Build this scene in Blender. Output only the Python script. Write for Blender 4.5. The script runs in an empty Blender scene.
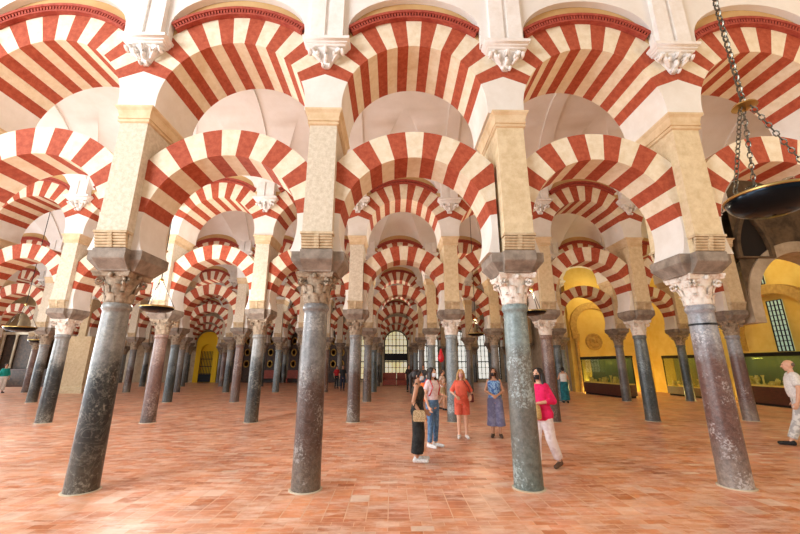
import bpy, bmesh, math, random
from math import sin, cos, pi, sqrt, radians, tan, acos, atan2
from mathutils import Vector, Matrix
random.seed(7)
S = bpy.context.scene
C = S.collection

# ------------------------------------------------------------------ helpers
class MB:
    """collects vertices / faces with material slots and links them as ONE mesh"""
    def __init__(s): s.v = []; s.f = []; s.m = []
    def quad(s, pts, m=0):
        n = len(s.v); s.v += [tuple(p) for p in pts]; s.f.append(tuple(range(n, n+len(pts)))); s.m.append(m)
    def box(s, x0, x1, y0, y1, z0, z1, m=0):
        n = len(s.v)
        s.v += [(x0,y0,z0),(x1,y0,z0),(x1,y1,z0),(x0,y1,z0),(x0,y0,z1),(x1,y0,z1),(x1,y1,z1),(x0,y1,z1)]
        for f in ((0,3,2,1),(4,5,6,7),(0,1,5,4),(1,2,6,5),(2,3,7,6),(3,0,4,7)):
            s.f.append(tuple(n+i for i in f)); s.m.append(m)
    def loft(s, rings, m=0, cap0=True, cap1=True, mats=None):
        k = len(rings[0]); n = len(s.v)
        for r in rings: s.v += [tuple(p) for p in r]
        for i in range(len(rings)-1):
            for j in range(k):
                a = n+i*k+j; b = n+i*k+(j+1) % k
                s.f.append((a, b, b+k, a+k)); s.m.append(mats[i] if mats else m)
        if cap0: s.f.append(tuple(n+j for j in range(k-1, -1, -1))); s.m.append(m)
        if cap1:
            o = n+(len(rings)-1)*k; s.f.append(tuple(o+j for j in range(k))); s.m.append(m)
    def lathe(s, prof, seg=24, m=0, c=(0,0,0), cap0=True, cap1=True, sy=1.0):
        s.loft([[(c[0]+r*cos(2*pi*j/seg), c[1]+sy*r*sin(2*pi*j/seg), c[2]+z) for j in range(seg)] for r, z in prof], m, cap0, cap1)
    def tube(s, pts, rad, seg=8, m=0):
        rings = []
        P = [Vector(p) for p in pts]
        for i, p in enumerate(P):
            t = (P[min(i+1, len(P)-1)]-P[max(i-1, 0)]).normalized()
            a = t.cross(Vector((0,0,1)))
            if a.length < 1e-3: a = t.cross(Vector((0,1,0)))
            a.normalize(); b = t.cross(a)
            r = rad[i] if isinstance(rad, (list, tuple)) else rad
            rings.append([p+r*(cos(2*pi*j/seg)*a+sin(2*pi*j/seg)*b) for j in range(seg)])
        s.loft(rings, m)
    def ball(s, c, r, seg=12, m=0):
        rx, ry, rz = r if isinstance(r, (list, tuple)) else (r, r, r)
        rings = []; h = seg//2
        for i in range(1, h):
            a = -pi/2+pi*i/h
            rings.append([(c[0]+rx*cos(a)*cos(2*pi*j/seg), c[1]+ry*cos(a)*sin(2*pi*j/seg), c[2]+rz*sin(a)) for j in range(seg)])
        n = len(s.v); s.loft(rings, m, False, False)
        b = len(s.v); s.v += [(c[0],c[1],c[2]-rz),(c[0],c[1],c[2]+rz)]
        for j in range(seg):
            s.f.append((b, n+(j+1) % seg, n+j)); s.m.append(m)
            o = n+(h-2)*seg; s.f.append((b+1, o+j, o+(j+1) % seg)); s.m.append(m)
    def mesh(s, name, mats, smooth=True, weld=True, angle=35, fix=True):
        me = bpy.data.meshes.new(name)
        me.from_pydata([tuple(p) for p in s.v], [], s.f)
        for m in (mats if isinstance(mats, (list, tuple)) else [mats]): me.materials.append(m)
        me.polygons.foreach_set('material_index', s.m)
        if weld or fix:
            bm = bmesh.new(); bm.from_mesh(me)
            if weld: bmesh.ops.remove_doubles(bm, verts=bm.verts, dist=1e-5)
            if fix: bmesh.ops.recalc_face_normals(bm, faces=bm.faces)
            bm.to_mesh(me); bm.free()
        if smooth:
            me.polygons.foreach_set('use_smooth', [True]*len(me.polygons))
            me.set_sharp_from_angle(angle=radians(angle))
        me.update()
        return me
    def build(s, name, mats, parent=None, **k):
        return link(name, s.mesh(name, mats, **k), parent)

def link(name, me, parent=None, loc=None):
    o = bpy.data.objects.new(name, me); C.objects.link(o)
    if parent: o.parent = parent
    if loc: o.location = loc
    return o
def tag(o, label, cat, group=None, kind=None):
    o['label'] = label; o['category'] = cat
    if group: o['group'] = group
    if kind: o['kind'] = kind
    return o
def thing(name, label, cat, loc=(0,0,0), rz=0, group=None):
    o = link(name, None, None, loc); o.rotation_euler = (0, 0, rz); o.empty_display_size = .2
    return tag(o, label, cat, group, 'thing')
def struct(o): o['kind'] = 'structure'; return o

# ------------------------------------------------------------------ materials
def lin(r, g, b):
    f = lambda c: ((c/255+.055)/1.055)**2.4 if c/255 > .04045 else c/255/12.92
    return (f(r), f(g), f(b), 1)
def mat(name, col, rough=.6, metal=0, emit=None, es=0, spec=None):
    m = bpy.data.materials.new(name); m.use_nodes = True
    b = m.node_tree.nodes['Principled BSDF']
    b.inputs['Base Color'].default_value = col
    b.inputs['Roughness'].default_value = rough; b.inputs['Metallic'].default_value = metal
    if spec is not None: b.inputs['Specular IOR Level'].default_value = spec
    if emit: b.inputs['Emission Color'].default_value = emit; b.inputs['Emission Strength'].default_value = es
    return m
def N(m, t, **kw):
    n = m.node_tree.nodes.new(t)
    for k, v in kw.items():
        if k in n.inputs: n.inputs[k].default_value = v
        else: setattr(n, k, v)
    return n
def L(m, a, b): m.node_tree.links.new(a, b)
def ramp(m, stops):
    r = N(m, 'ShaderNodeValToRGB'); e = r.color_ramp.elements
    while len(e) < len(stops): e.new(.5)
    for x, (p, c) in zip(e, stops): x.position = p; x.color = c
    return r
def noisy(name, c1, c2, scale=4, rough=.7, bump=.2, detail=6, bscale=None, stretch=None, lo=.35, hi=.65, spec=None):
    """two-tone noise in world space with a fine bump"""
    m = mat(name, c1, rough, spec=spec); b = m.node_tree.nodes['Principled BSDF']
    g = N(m, 'ShaderNodeNewGeometry'); src = g.outputs['Position']
    if stretch:
        mp = N(m, 'ShaderNodeMapping'); mp.inputs['Scale'].default_value = stretch; L(m, src, mp.inputs[0]); src = mp.outputs[0]
    n = N(m, 'ShaderNodeTexNoise', Scale=scale, Detail=detail, Roughness=.65); L(m, src, n.inputs['Vector'])
    r = ramp(m, [(lo, c1), (hi, c2)]); L(m, n.outputs['Fac'], r.inputs[0]); L(m, r.outputs[0], b.inputs['Base Color'])
    if bump:
        n2 = N(m, 'ShaderNodeTexNoise', Scale=bscale or scale*8, Detail=4); L(m, src, n2.inputs['Vector'])
        bp = N(m, 'ShaderNodeBump', Strength=bump, Distance=.02); L(m, n2.outputs['Fac'], bp.inputs['Height']); L(m, bp.outputs[0], b.inputs['Normal'])
    return m

M = {}
M['plaster'] = noisy('plaster_white', lin(234,231,224), lin(220,214,203), 1.5, .8, .08)
M['vault'] = noisy('vault_plaster', lin(236,234,229), lin(226,222,214), 1.0, .85, .05)
M['tanwall'] = noisy('lunette_plaster', lin(205,172,120), lin(190,150,96), 1.5, .85, .08)
M['red'] = noisy('voussoir_brick_red', lin(182,88,58), lin(154,62,34), 12, .8, .25, bscale=60)
M['cream'] = noisy('voussoir_stone_cream', lin(235,224,201), lin(221,205,174), 8, .8, .2, bscale=50)
M['brick'] = noisy('moulding_brick', lin(176,82,62), lin(150,56,42), 12, .8, .2)
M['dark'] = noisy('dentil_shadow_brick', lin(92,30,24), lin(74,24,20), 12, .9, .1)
M['pierstone'] = noisy('pier_limestone', lin(222,212,192), lin(198,185,160), 16, .85, .5, detail=10, bscale=40)
M['pierwarm'] = noisy('pier_sandstone', lin(226,208,172), lin(206,184,144), 9, .85, .3, detail=8, bscale=40)
M['cornice'] = noisy('cornice_stone', lin(226,204,168), lin(208,180,138), 4, .8, .15)
M['rolls'] = noisy('roll_stone', lin(214,194,160), lin(182,158,122), 8, .85, .3)
M['impost'] = noisy('impost_grey_stone', lin(158,146,132), lin(116,104,92), 5, .8, .4, detail=8)
M['capital'] = noisy('capital_tan_stone', lin(184,166,142), lin(122,104,84), 11, .75, .4, detail=8)
M['capwhite'] = noisy('capital_white_marble', lin(232,224,212), lin(184,150,124), 9, .6, .3, detail=8, lo=.5, hi=.7)
M['stucco'] = noisy('corbel_white_stucco', lin(240,238,234), lin(228,223,215), 5, .7, .1)
M['darkstone'] = noisy('grey_gothic_stone', lin(124,104,78), lin(74,62,46), 2.5, .9, .4, detail=8)
M['palestone'] = noisy('pale_arch_stone', lin(214,200,176), lin(184,166,138), 3, .85, .3)
M['yellow'] = noisy('yellow_plaster', lin(236,204,108), lin(224,184,80), 1.2, .8, .08)
M['ochrearch'] = noisy('ochre_blind_arch_stone', lin(206,168,88), lin(176,136,66), 6, .85, .2)
M['wood'] = noisy('dark_wood', lin(82,48,30), lin(52,30,20), 5, .45, .1, stretch=(1,1,6))
M['redwood'] = noisy('red_wood', lin(170,72,44), lin(130,48,30), 5, .45, .1, stretch=(1,1,6))
M['iron'] = mat('black_iron', lin(30,30,32), .4, .6)
M['bronze'] = mat('dark_bronze', lin(28,36,44), .22, .9)
M['brass'] = mat('aged_brass', lin(190,160,96), .35, 1)
M['steel'] = mat('chain_steel', lin(120,116,104), .35, .9)
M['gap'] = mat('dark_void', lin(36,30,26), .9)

def marble(name, top, mid, low, vein, vscale=5, vamt=.5, rough=.32, zt=1.7, zb=.35, blend=.35):
    """old polished shaft: paler worn stone above, dark handled stone below, with veins and chips"""
    m = mat(name, mid, rough); b = m.node_tree.nodes['Principled BSDF']
    g = N(m, 'ShaderNodeNewGeometry'); pos = g.outputs['Position']
    n1 = N(m, 'ShaderNodeTexNoise', Scale=3.0, Detail=8, Roughness=.7); L(m, pos, n1.inputs['Vector'])
    sx = N(m, 'ShaderNodeSeparateXYZ'); L(m, pos, sx.inputs[0])
    ma = N(m, 'ShaderNodeMath', operation='MULTIPLY_ADD'); L(m, n1.outputs['Fac'], ma.inputs[0]); ma.inputs[1].default_value = 1.2; L(m, sx.outputs['Z'], ma.inputs[2])
    mr = N(m, 'ShaderNodeMapRange'); L(m, ma.outputs[0], mr.inputs[0]); mr.inputs['From Min'].default_value = 0; mr.inputs['From Max'].default_value = 3.4
    zz = lambda z: (z+.6)/3.4
    r = ramp(m, [(zz(zb-blend), low), (zz(zb+blend), mid), (zz(zt-blend*.5), mid), (zz(zt+blend*.5), top)]); L(m, mr.outputs[0], r.inputs[0])
    n2 = N(m, 'ShaderNodeTexNoise', Scale=14.0, Detail=10, Roughness=.75); L(m, pos, n2.inputs['Vector'])
    r2 = ramp(m, [(.35, (.38,.38,.38,1)), (.65, (1.1,1.1,1.1,1))]); L(m, n2.outputs['Fac'], r2.inputs[0])
    mu = N(m, 'ShaderNodeMix', data_type='RGBA', blend_type='MULTIPLY'); mu.inputs[0].default_value = .8
    L(m, r.outputs[0], mu.inputs[6]); L(m, r2.outputs[0], mu.inputs[7])
    w = N(m, 'ShaderNodeTexNoise', Scale=vscale, Detail=6, Roughness=.6, Distortion=1.6); L(m, pos, w.inputs['Vector'])
    ab = N(m, 'ShaderNodeMath', operation='SUBTRACT'); L(m, w.outputs['Fac'], ab.inputs[0]); ab.inputs[1].default_value = .5
    aa = N(m, 'ShaderNodeMath', operation='ABSOLUTE'); L(m, ab.outputs[0], aa.inputs[0])
    r3 = ramp(m, [(0, (vamt,)*3+(1,)), (.022, (0,0,0,1))]); L(m, aa.outputs[0], r3.inputs[0])
    sp = N(m, 'ShaderNodeTexNoise', Scale=26.0, Detail=5, Roughness=.7); L(m, pos, sp.inputs['Vector'])
    cl = N(m, 'ShaderNodeTexNoise', Scale=2.2, Detail=4); L(m, pos, cl.inputs['Vector'])
    sm = N(m, 'ShaderNodeMath', operation='MULTIPLY'); L(m, sp.outputs['Fac'], sm.inputs[0]); L(m, cl.outputs['Fac'], sm.inputs[1])
    r4 = ramp(m, [(.29, (0,0,0,1)), (.36, (.6,.6,.6,1))]); L(m, sm.outputs[0], r4.inputs[0])
    mxx = N(m, 'ShaderNodeMath', operation='MAXIMUM'); L(m, r3.outputs[0], mxx.inputs[0]); L(m, r4.outputs[0], mxx.inputs[1])
    mx = N(m, 'ShaderNodeMix', data_type='RGBA'); L(m, mxx.outputs[0], mx.inputs[0]); L(m, mu.outputs[2], mx.inputs[6]); mx.inputs[7].default_value = vein
    L(m, mx.outputs[2], b.inputs['Base Color'])
    bp = N(m, 'ShaderNodeBump', Strength=.35, Distance=.01); L(m, n2.outputs['Fac'], bp.inputs['Height']); L(m, bp.outputs[0], b.inputs['Normal'])
    return m
SH = {
 'dark': (marble('shaft_black_marble', lin(142,142,138), lin(46,48,48), lin(88,82,70), lin(160,158,146), 4, .3, .28, 1.75), 'dark grey marble'),
 'brown': (marble('shaft_brown_granite', lin(126,124,122), lin(86,62,52), lin(116,104,90), lin(170,166,160), 7, .2, .36, 1.55), 'brownish grey granite'),
 'green': (marble('shaft_grey_green_marble', lin(138,154,152), lin(112,108,98), lin(108,122,114), lin(180,194,192), 9, .12, .36, 1.9), 'grey green marble'),
 'red': (marble('shaft_red_brown_marble', lin(158,158,162), lin(112,80,70), lin(150,136,124), lin(210,204,200), 8, .12, .32, 1.95), 'reddish brown marble'),
 'rose': (marble('shaft_rose_brown_marble', lin(132,104,92), lin(104,74,64), lin(96,84,76), lin(170,150,138), 6, .25, .34, 1.8), 'rosy brown marble'),
 'blue': (marble('shaft_blue_grey_marble', lin(138,148,150), lin(108,116,118), lin(96,94,88), lin(180,190,192), 6, .3, .32, 1.2), 'blue grey marble'),
 'slate': (marble('shaft_slate_marble', lin(104,112,112), lin(62,70,70), lin(88,88,82), lin(140,150,152), 6, .3, .3, 1.9), 'dark bluish slate marble'),
 'grey': (marble('shaft_grey_marble', lin(140,134,128), lin(100,94,90), lin(88,84,80), lin(160,156,150), 6, .3, .34, 1.5), 'plain grey marble'),
}

def floor_mat():
    m = mat('terracotta_tiles', lin(190,110,80), .38); b = m.node_tree.nodes['Principled BSDF']
    g = N(m, 'ShaderNodeNewGeometry'); pos = g.outputs['Position']
    br = N(m, 'ShaderNodeTexBrick', Scale=1.0); br.inputs['Brick Width'].default_value = .25; br.inputs['Row Height'].default_value = .125
    br.inputs['Mortar Size'].default_value = .004; br.inputs['Mortar Smooth'].default_value = .3; br.inputs['Bias'].default_value = 0
    br.inputs['Color1'].default_value = (0,0,0,1); br.inputs['Color2'].default_value = (1,1,1,1); br.inputs['Mortar'].default_value = (.5,.5,.5,1)
    L(m, pos, br.inputs['Vector'])
    # border course of square tiles along each row of columns
    br2 = N(m, 'ShaderNodeTexBrick', Scale=1.0); br2.offset = 0; br2.inputs['Brick Width'].default_value = .25; br2.inputs['Row Height'].default_value = .25
    br2.inputs['Mortar Size'].default_value = .007; br2.inputs['Mortar Smooth'].default_value = .3
    br2.inputs['Color1'].default_value = (0,0,0,1); br2.inputs['Color2'].default_value = (1,1,1,1); br2.inputs['Mortar'].default_value = (.5,.5,.5,1)
    L(m, pos, br2.inputs['Vector'])
    sx = N(m, 'ShaderNodeSeparateXYZ'); L(m, pos, sx.inputs[0])
    ad = N(m, 'ShaderNodeMath', operation='ADD'); L(m, sx.outputs['Y'], ad.inputs[0]); ad.inputs[1].default_value = 62.883+1.05
    mo = N(m, 'ShaderNodeMath', operation='MODULO'); L(m, ad.outputs[0], mo.inputs[0]); mo.inputs[1].default_value = 6.2883
    lt = N(m, 'ShaderNodeMath', operation='LESS_THAN'); L(m, mo.outputs[0], lt.inputs[0]); lt.inputs[1].default_value = 1.0
    def sel(a, bb, col=True):
        x = N(m, 'ShaderNodeMix', data_type='RGBA'); L(m, lt.outputs[0], x.inputs[0]); L(m, a, x.inputs[6]); L(m, bb, x.inputs[7]); return x.outputs[2]
    tone = sel(br.outputs['Color'], br2.outputs['Color']); fac = sel(br.outputs['Fac'], br2.outputs['Fac'])
    pal = ramp(m, [(0, lin(208,124,72)), (.25, lin(242,167,119)), (.45, lin(230,147,103)), (.7, lin(246,188,150)), (.88, lin(234,161,124)), (1, lin(242,214,190))]); L(m, tone, pal.inputs[0])
    n = N(m, 'ShaderNodeTexNoise', Scale=.9, Detail=7, Roughness=.65); L(m, pos, n.inputs['Vector'])
    r2 = ramp(m, [(.36, lin(206,186,172)), (.62, lin(255,255,255))]); L(m, n.outputs['Fac'], r2.inputs[0])
    mu = N(m, 'ShaderNodeMix', data_type='RGBA', blend_type='MULTIPLY'); mu.inputs[0].default_value = 1; L(m, pal.outputs[0], mu.inputs[6]); L(m, r2.outputs[0], mu.inputs[7])
    # chalky worn patches
    mp = N(m, 'ShaderNodeMapping'); mp.inputs['Scale'].default_value = (1.3, 3.4, 1); L(m, pos, mp.inputs[0])
    n3 = N(m, 'ShaderNodeTexNoise', Scale=1.6, Detail=8, Roughness=.7); L(m, mp.outputs[0], n3.inputs['Vector'])
    r3 = ramp(m, [(.46, (0,0,0,1)), (.68, (.8,.8,.8,1))]); L(m, n3.outputs['Fac'], r3.inputs[0])
    wx = N(m, 'ShaderNodeMix', data_type='RGBA'); L(m, r3.outputs[0], wx.inputs[0]); L(m, mu.outputs[2], wx.inputs[6]); wx.inputs[7].default_value = lin(242,212,190)
    mx = N(m, 'ShaderNodeMix', data_type='RGBA'); L(m, fac, mx.inputs[0]); L(m, wx.outputs[2], mx.inputs[6]); mx.inputs[7].default_value = lin(228,182,148)
    L(m, mx.outputs[2], b.inputs['Base Color'])
    rr = N(m, 'ShaderNodeMapRange'); L(m, n3.outputs['Fac'], rr.inputs[0]); rr.inputs['To Min'].default_value = .24; rr.inputs['To Max'].default_value = .5; L(m, rr.outputs[0], b.inputs['Roughness'])
    bp = N(m, 'ShaderNodeBump', Strength=.25, Distance=.006, invert=True); L(m, fac, bp.inputs['Height']); L(m, bp.outputs[0], b.inputs['Normal'])
    return m
M['floor'] = floor_mat()
def glass_mat():
    m = bpy.data.materials.new('vitrine_glass'); m.use_nodes = True; nt = m.node_tree
    for n in list(nt.nodes): nt.nodes.remove(n)
    o = N(m, 'ShaderNodeOutputMaterial'); t = N(m, 'ShaderNodeBsdfTransparent'); t.inputs[0].default_value = (.86,.92,.88,1)
    gl = N(m, 'ShaderNodeBsdfGlossy'); gl.inputs['Roughness'].default_value = .03
    fr = N(m, 'ShaderNodeMath', operation='MULTIPLY'); lw = N(m, 'ShaderNodeLayerWeight', Blend=.25); L(m, lw.outputs['Facing'], fr.inputs[0]); fr.inputs[1].default_value = .35; mx = N(m, 'ShaderNodeMixShader')
    L(m, fr.outputs[0], mx.inputs[0]); L(m, t.outputs[0], mx.inputs[1]); L(m, gl.outputs[0], mx.inputs[2]); L(m, mx.outputs[0], o.inputs[0])
    return m
M['glass'] = glass_mat()

# ------------------------------------------------------------------ layout constants
P = 3.1; ST = 6.2883; DB = .62; HS = (ST-.5-DB)/2; VO = (DB-.5)/2      # arch depth behind the row line, half span of a vault and its offset
ZS, RU, RUO = 5.95, 1.24, 1.80          # upper arch: centre height, inner and outer radius
ZL, RL, RLO = 3.84, 1.22, 1.71          # lower horseshoe arch
ZI = 3.40                               # top of the impost blocks

# ------------------------------------------------------------------ column parts (meshes shared by all columns)
def shaft_mesh():
    b = MB()
    b.lathe([(.236,0),(.236,.03),(.231,.3),(.227,.8),(.221,1.4),(.211,2.1),(.203,2.46),(.203,2.50),(.222,2.52),(.232,2.545),(.232,2.575),(.222,2.6),(.212,2.62)], 36)
    b.v = [(x*.87, y*.87, z) for x, y, z in b.v]
    return b.mesh('shaft', SH['grey'][0], angle=40)
def leaf(b, ang, z0, h, w, r0, r1, curl, m=0):
    """a thick acanthus leaf that climbs the bell and curls outwards"""
    pts = []
    n = 6
    for i in range(n+1):
        t = i/n
        r = r0+(r1-r0)*t**1.5+(curl*max(0, (t-.6)/.4)**1.5)
        z = z0+h*(t if t < .85 else .85+(t-.85)*-.3)
        ww = w*(1-.15*t) if t < .7 else w*(.9-(t-.7)/.3*.55)
        pts.append((r, z, ww))
    rings = []
    for r, z, ww in pts:
        th = .022
        ring = []
        for (s, q) in ((-1,0),(-.5,.55),(0,1),(.5,.55),(1,0),(0,-1)):
            rr = r+q*th; x = s*ww
            ring.append((rr*cos(ang)-x*sin(ang), rr*sin(ang)+x*cos(ang), z))
        rings.append(ring)
    b.loft(rings, m)
def capital_mesh():
    b = MB()
    b.lathe([(.205,2.615),(.215,2.64),(.208,2.75),(.215,2.86),(.25,2.96),(.285,3.02),(.27,3.03)], 28)
    for k in range(8): leaf(b, 2*pi*k/8, 2.63, .17, .072, .208, .232, .05)
    for k in range(8): leaf(b, 2*pi*(k+.5)/8, 2.72, .22, .07, .21, .26, .05)
    for k in range(4):                                     # corner volutes
        a = pi/4+k*pi/2
        for s in (-1, 1):
            c = Vector((.335*cos(a), .335*sin(a), 2.955)); t = Vector((-sin(a), cos(a), 0)); o = Vector((cos(a), sin(a), 0)); up = Vector((0,0,1))
            pts = [c+t*s*.012]+[]
            sp = []
            for i in range(15):
                th = i/14*2.6*pi; rr = .066*(1-.06*i)+.006
                sp.append(c+t*s*.032+o*(rr*cos(th+pi/2))+up*(rr*sin(th+pi/2)))
            b.tube(sp, [.024*(1-.03*i) for i in range(15)], 6)
        leaf(b, a, 2.80, .13, .045, .235, .30, .03)
    for k in range(4):                                     # small flower in the middle of each side
        a = k*pi/2; b.ball((.30*cos(a), .30*sin(a), 3.035), .042, 8)
    ring = lambda h, cc, z: sum([[(h*sx*1.0 if True else 0, h*sy, z)] for sx, sy in ()], [])
    def abacus(h, z):
        r = []
        for k in range(4):
            a = k*pi/2
            for t in (-1, -.6, 0, .6):
                x = h-.05*(1-abs(t)**2)*1; y = t*h
                r.append((x*cos(a)-y*sin(a), x*sin(a)+y*cos(a), z))
        return r
    b.loft([abacus(.30, 3.015), abacus(.315, 3.03), abacus(.315, 3.055), abacus(.33, 3.065), abacus(.33, 3.10)])
    b.v = [(x*.88, y*.88, z) for x, y, z in b.v]
    return b.mesh('capital', M['capital'], angle=50, weld=False)
def cross(wx, wy, fx, fy, z):
    """cross-shaped ring: wings along the arcade (wx by wy) and arms to front and back (fx by fy)"""
    return [(-fx,-fy,z),(fx,-fy,z),(fx,-wy,z),(wx,-wy,z),(wx,wy,z),(fx,wy,z),(fx,fy,z),(-fx,fy,z),(-fx,wy,z),(-wx,wy,z),(-wx,-wy,z),(-fx,-wy,z)]
def impost_mesh():
    b = MB()
    b.loft([cross(.28,.25,.21,.30,3.09), cross(.29,.26,.215,.31,3.11), cross(.395,.345,.24,.465,3.24), cross(.408,.35,.245,.475,3.26), cross(.408,.35,.245,.475,3.385), cross(.404,.345,.24,.47,ZI)])
    return b.mesh('impost_block', M['impost'], smooth=False)
def rolls_mesh():
    b = MB()
    for s in (-1,):
        n = 5
        for i in range(n):
            z = ZI+.03+i*.043; y = s*(.445+.012*i)
            rings = []
            for x in (-.232, .232):
                rings.append([(x, y+.032*cos(t*pi/4), z+.023*sin(t*pi/4)) for t in range(8)])
            b.loft(rings)
        rings = []
        pr = []
        for i in range(n):
            z = ZI+.03+i*.043; y = .445+.012*i
            for t in (-.6, 0, .6): pr.append((s*(y+.043*cos(t)), z+.023*sin(t)/sin(.6)*.9))
        pr += [(s*.4, ZI+.22), (s*.4, ZI+.01)]
        b.loft([[(x, y, z) for y, z in pr] for x in (-.035, .035)])
        b.box(-.25, .25, min(s*.38, s*.535), max(s*.38, s*.535), ZI+.225, ZI+.262)
    return b.mesh('roll_corbel', M['rolls'], angle=40, weld=False)
def pier_mesh():
    b = MB()
    r = lambda x, y, z: [(-x,-y,z),(x,-y,z),(x,y,z),(-x,y,z)]
    b.loft([r(.225,.43,ZI), r(.225,.43,ZI+.24)])
    b.loft([r(.228,.505,ZI+.258), r(.225,.50,ZI+.9), r(.222,.50,5.56)])
    return b.mesh('pier', M['pierstone'], smooth=False)
def cornice_mesh():
    b = MB()
    r = lambda e, z: [(-.222-e,-.5-e,z),(.222+e,-.5-e,z),(.222+e,.5+e,z),(-.222-e,.5+e,z)]
    b.loft([r(.002,5.535), r(.03,5.55), r(.034,5.575), r(.016,5.585), r(.016,5.605), r(.036,5.61), r(.04,5.64), r(.03,5.65), r(.05,5.75), r(.085,5.795), r(.085,5.825)])
    return b.mesh('cornice', M['cornice'], smooth=False)
def corbel_mesh():
    b = MB()
    Y = -.503
    def r(x, p, z): return [(-x, Y, z), (-x, Y-p, z), (x, Y-p, z), (x, Y, z)]
    b.loft([r(.30,.13,7.03), r(.31,.14,7.04), r(.31,.14,7.06), r(.335,.165,7.08), r(.335,.165,7.10), r(.365,.20,7.125), r(.375,.21,7.175), r(.365,.20,7.19), r(.33,.165,7.20), r(.33,.165,7.24)])
    # bell with hanging leaf scrolls
    def e(x, p, z): return [(x*cos(t*pi/10), Y-p*sin(t*pi/10), z) for t in range(11)]
    b.loft([e(.035,.03,6.66), e(.07,.05,6.72), e(.10,.06,6.80), e(.15,.075,6.88), e(.22,.09,6.96), e(.27,.12,7.035)])
    for x, p, z, rr in ((-.26,.09,6.95,.062),(0,.12,6.97,.062),(.26,.09,6.95,.062),(-.13,.10,6.89,.05),(.13,.10,6.89,.05),(0,.08,6.80,.05),(-.055,.05,6.69,.042),(.055,.05,6.69,.042)):
        sp = []
        for i in range(13):
            th = i/12*2.4*pi; q = rr*(1-.055*i)
            sp.append((x, Y-p-q*cos(th)*.7, z-q*sin(th)))
        b.tube(sp, [rr*.5*(1-.03*i) for i in range(13)], 6)
    for x in (-.19, 0, .19):
        b.tube([(x, Y-.07, 7.03), (x, Y-.12, 6.95), (x*.9, Y-.10, 6.86), (x*.5, Y-.06, 6.76)], [.04,.045,.035,.018], 8)
    b.v = [(x*1.07, Y+(y-Y)*1.25, 6.63+(z-6.63)*.90) for x, y, z in b.v]
    return b.mesh('corbel', M['stucco'], angle=45, weld=False)
def pilaster_mesh():
    b = MB(); Y = -.503
    b.box(-.28, -.035, Y-.21, Y, 7.178, 8.62); b.box(.035, .28, Y-.21, Y, 7.178, 8.62); b.box(-.035, .035, Y-.17, Y, 7.178, 8.62)
    return b.mesh('pilaster', M['stucco'], smooth=False)
def ring_mesh():
    b = MB(); b.lathe([(.235,0),(.235,.006),(.225,.012),(.20,.012)], 32)
    return b.mesh('mortar_ring', M['palestone'])
ME = dict(shaft=shaft_mesh(), capital=capital_mesh(), impost_block=impost_mesh(), roll_corbel=rolls_mesh(), pier=pier_mesh(), cornice=cornice_mesh(), corbel=corbel_mesh(), pilaster=pilaster_mesh(), base=ring_mesh())

ORD = ['first','second','third','fourth','fifth','sixth','seventh','eighth','ninth','tenth','eleventh','twelfth','thirteenth','fourteenth','fifteenth','sixteenth','seventeenth','eighteenth','nineteenth']
ROWN = ['the nearest row', 'the second row', 'the third row', 'the fourth row', 'the fifth row', 'the farthest row']

def setmat(o, m):
    o.material_slots[0].link = 'OBJECT'; o.material_slots[0].material = m
def column(x, y, kind, label, group, cap=None, pier=None, upper=True, us=0):
    t = thing('arcade_column', label, 'column', (x, y, 0), 0, group)
    for n in ('base','shaft','capital','impost_block','roll_corbel','pier','corbel','pilaster'):
        if n in ('corbel','pilaster') and not upper: continue
        o = link(n, ME[n], t)
        if n == 'roll_corbel':
            o2 = link(n, ME[n], t, (us, 0, 0)); o2.rotation_euler.z = pi
        if n in ('impost_block','roll_corbel','pier','corbel','pilaster'): o.location.x = us
        if n == 'shaft': setmat(o, SH[kind][0])
        if n == 'capital' and cap: setmat(o, M[cap])
        if n == 'pier':
            if pier: setmat(o, M[pier])
            link('cornice', ME['cornice'], o)
    return t

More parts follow.
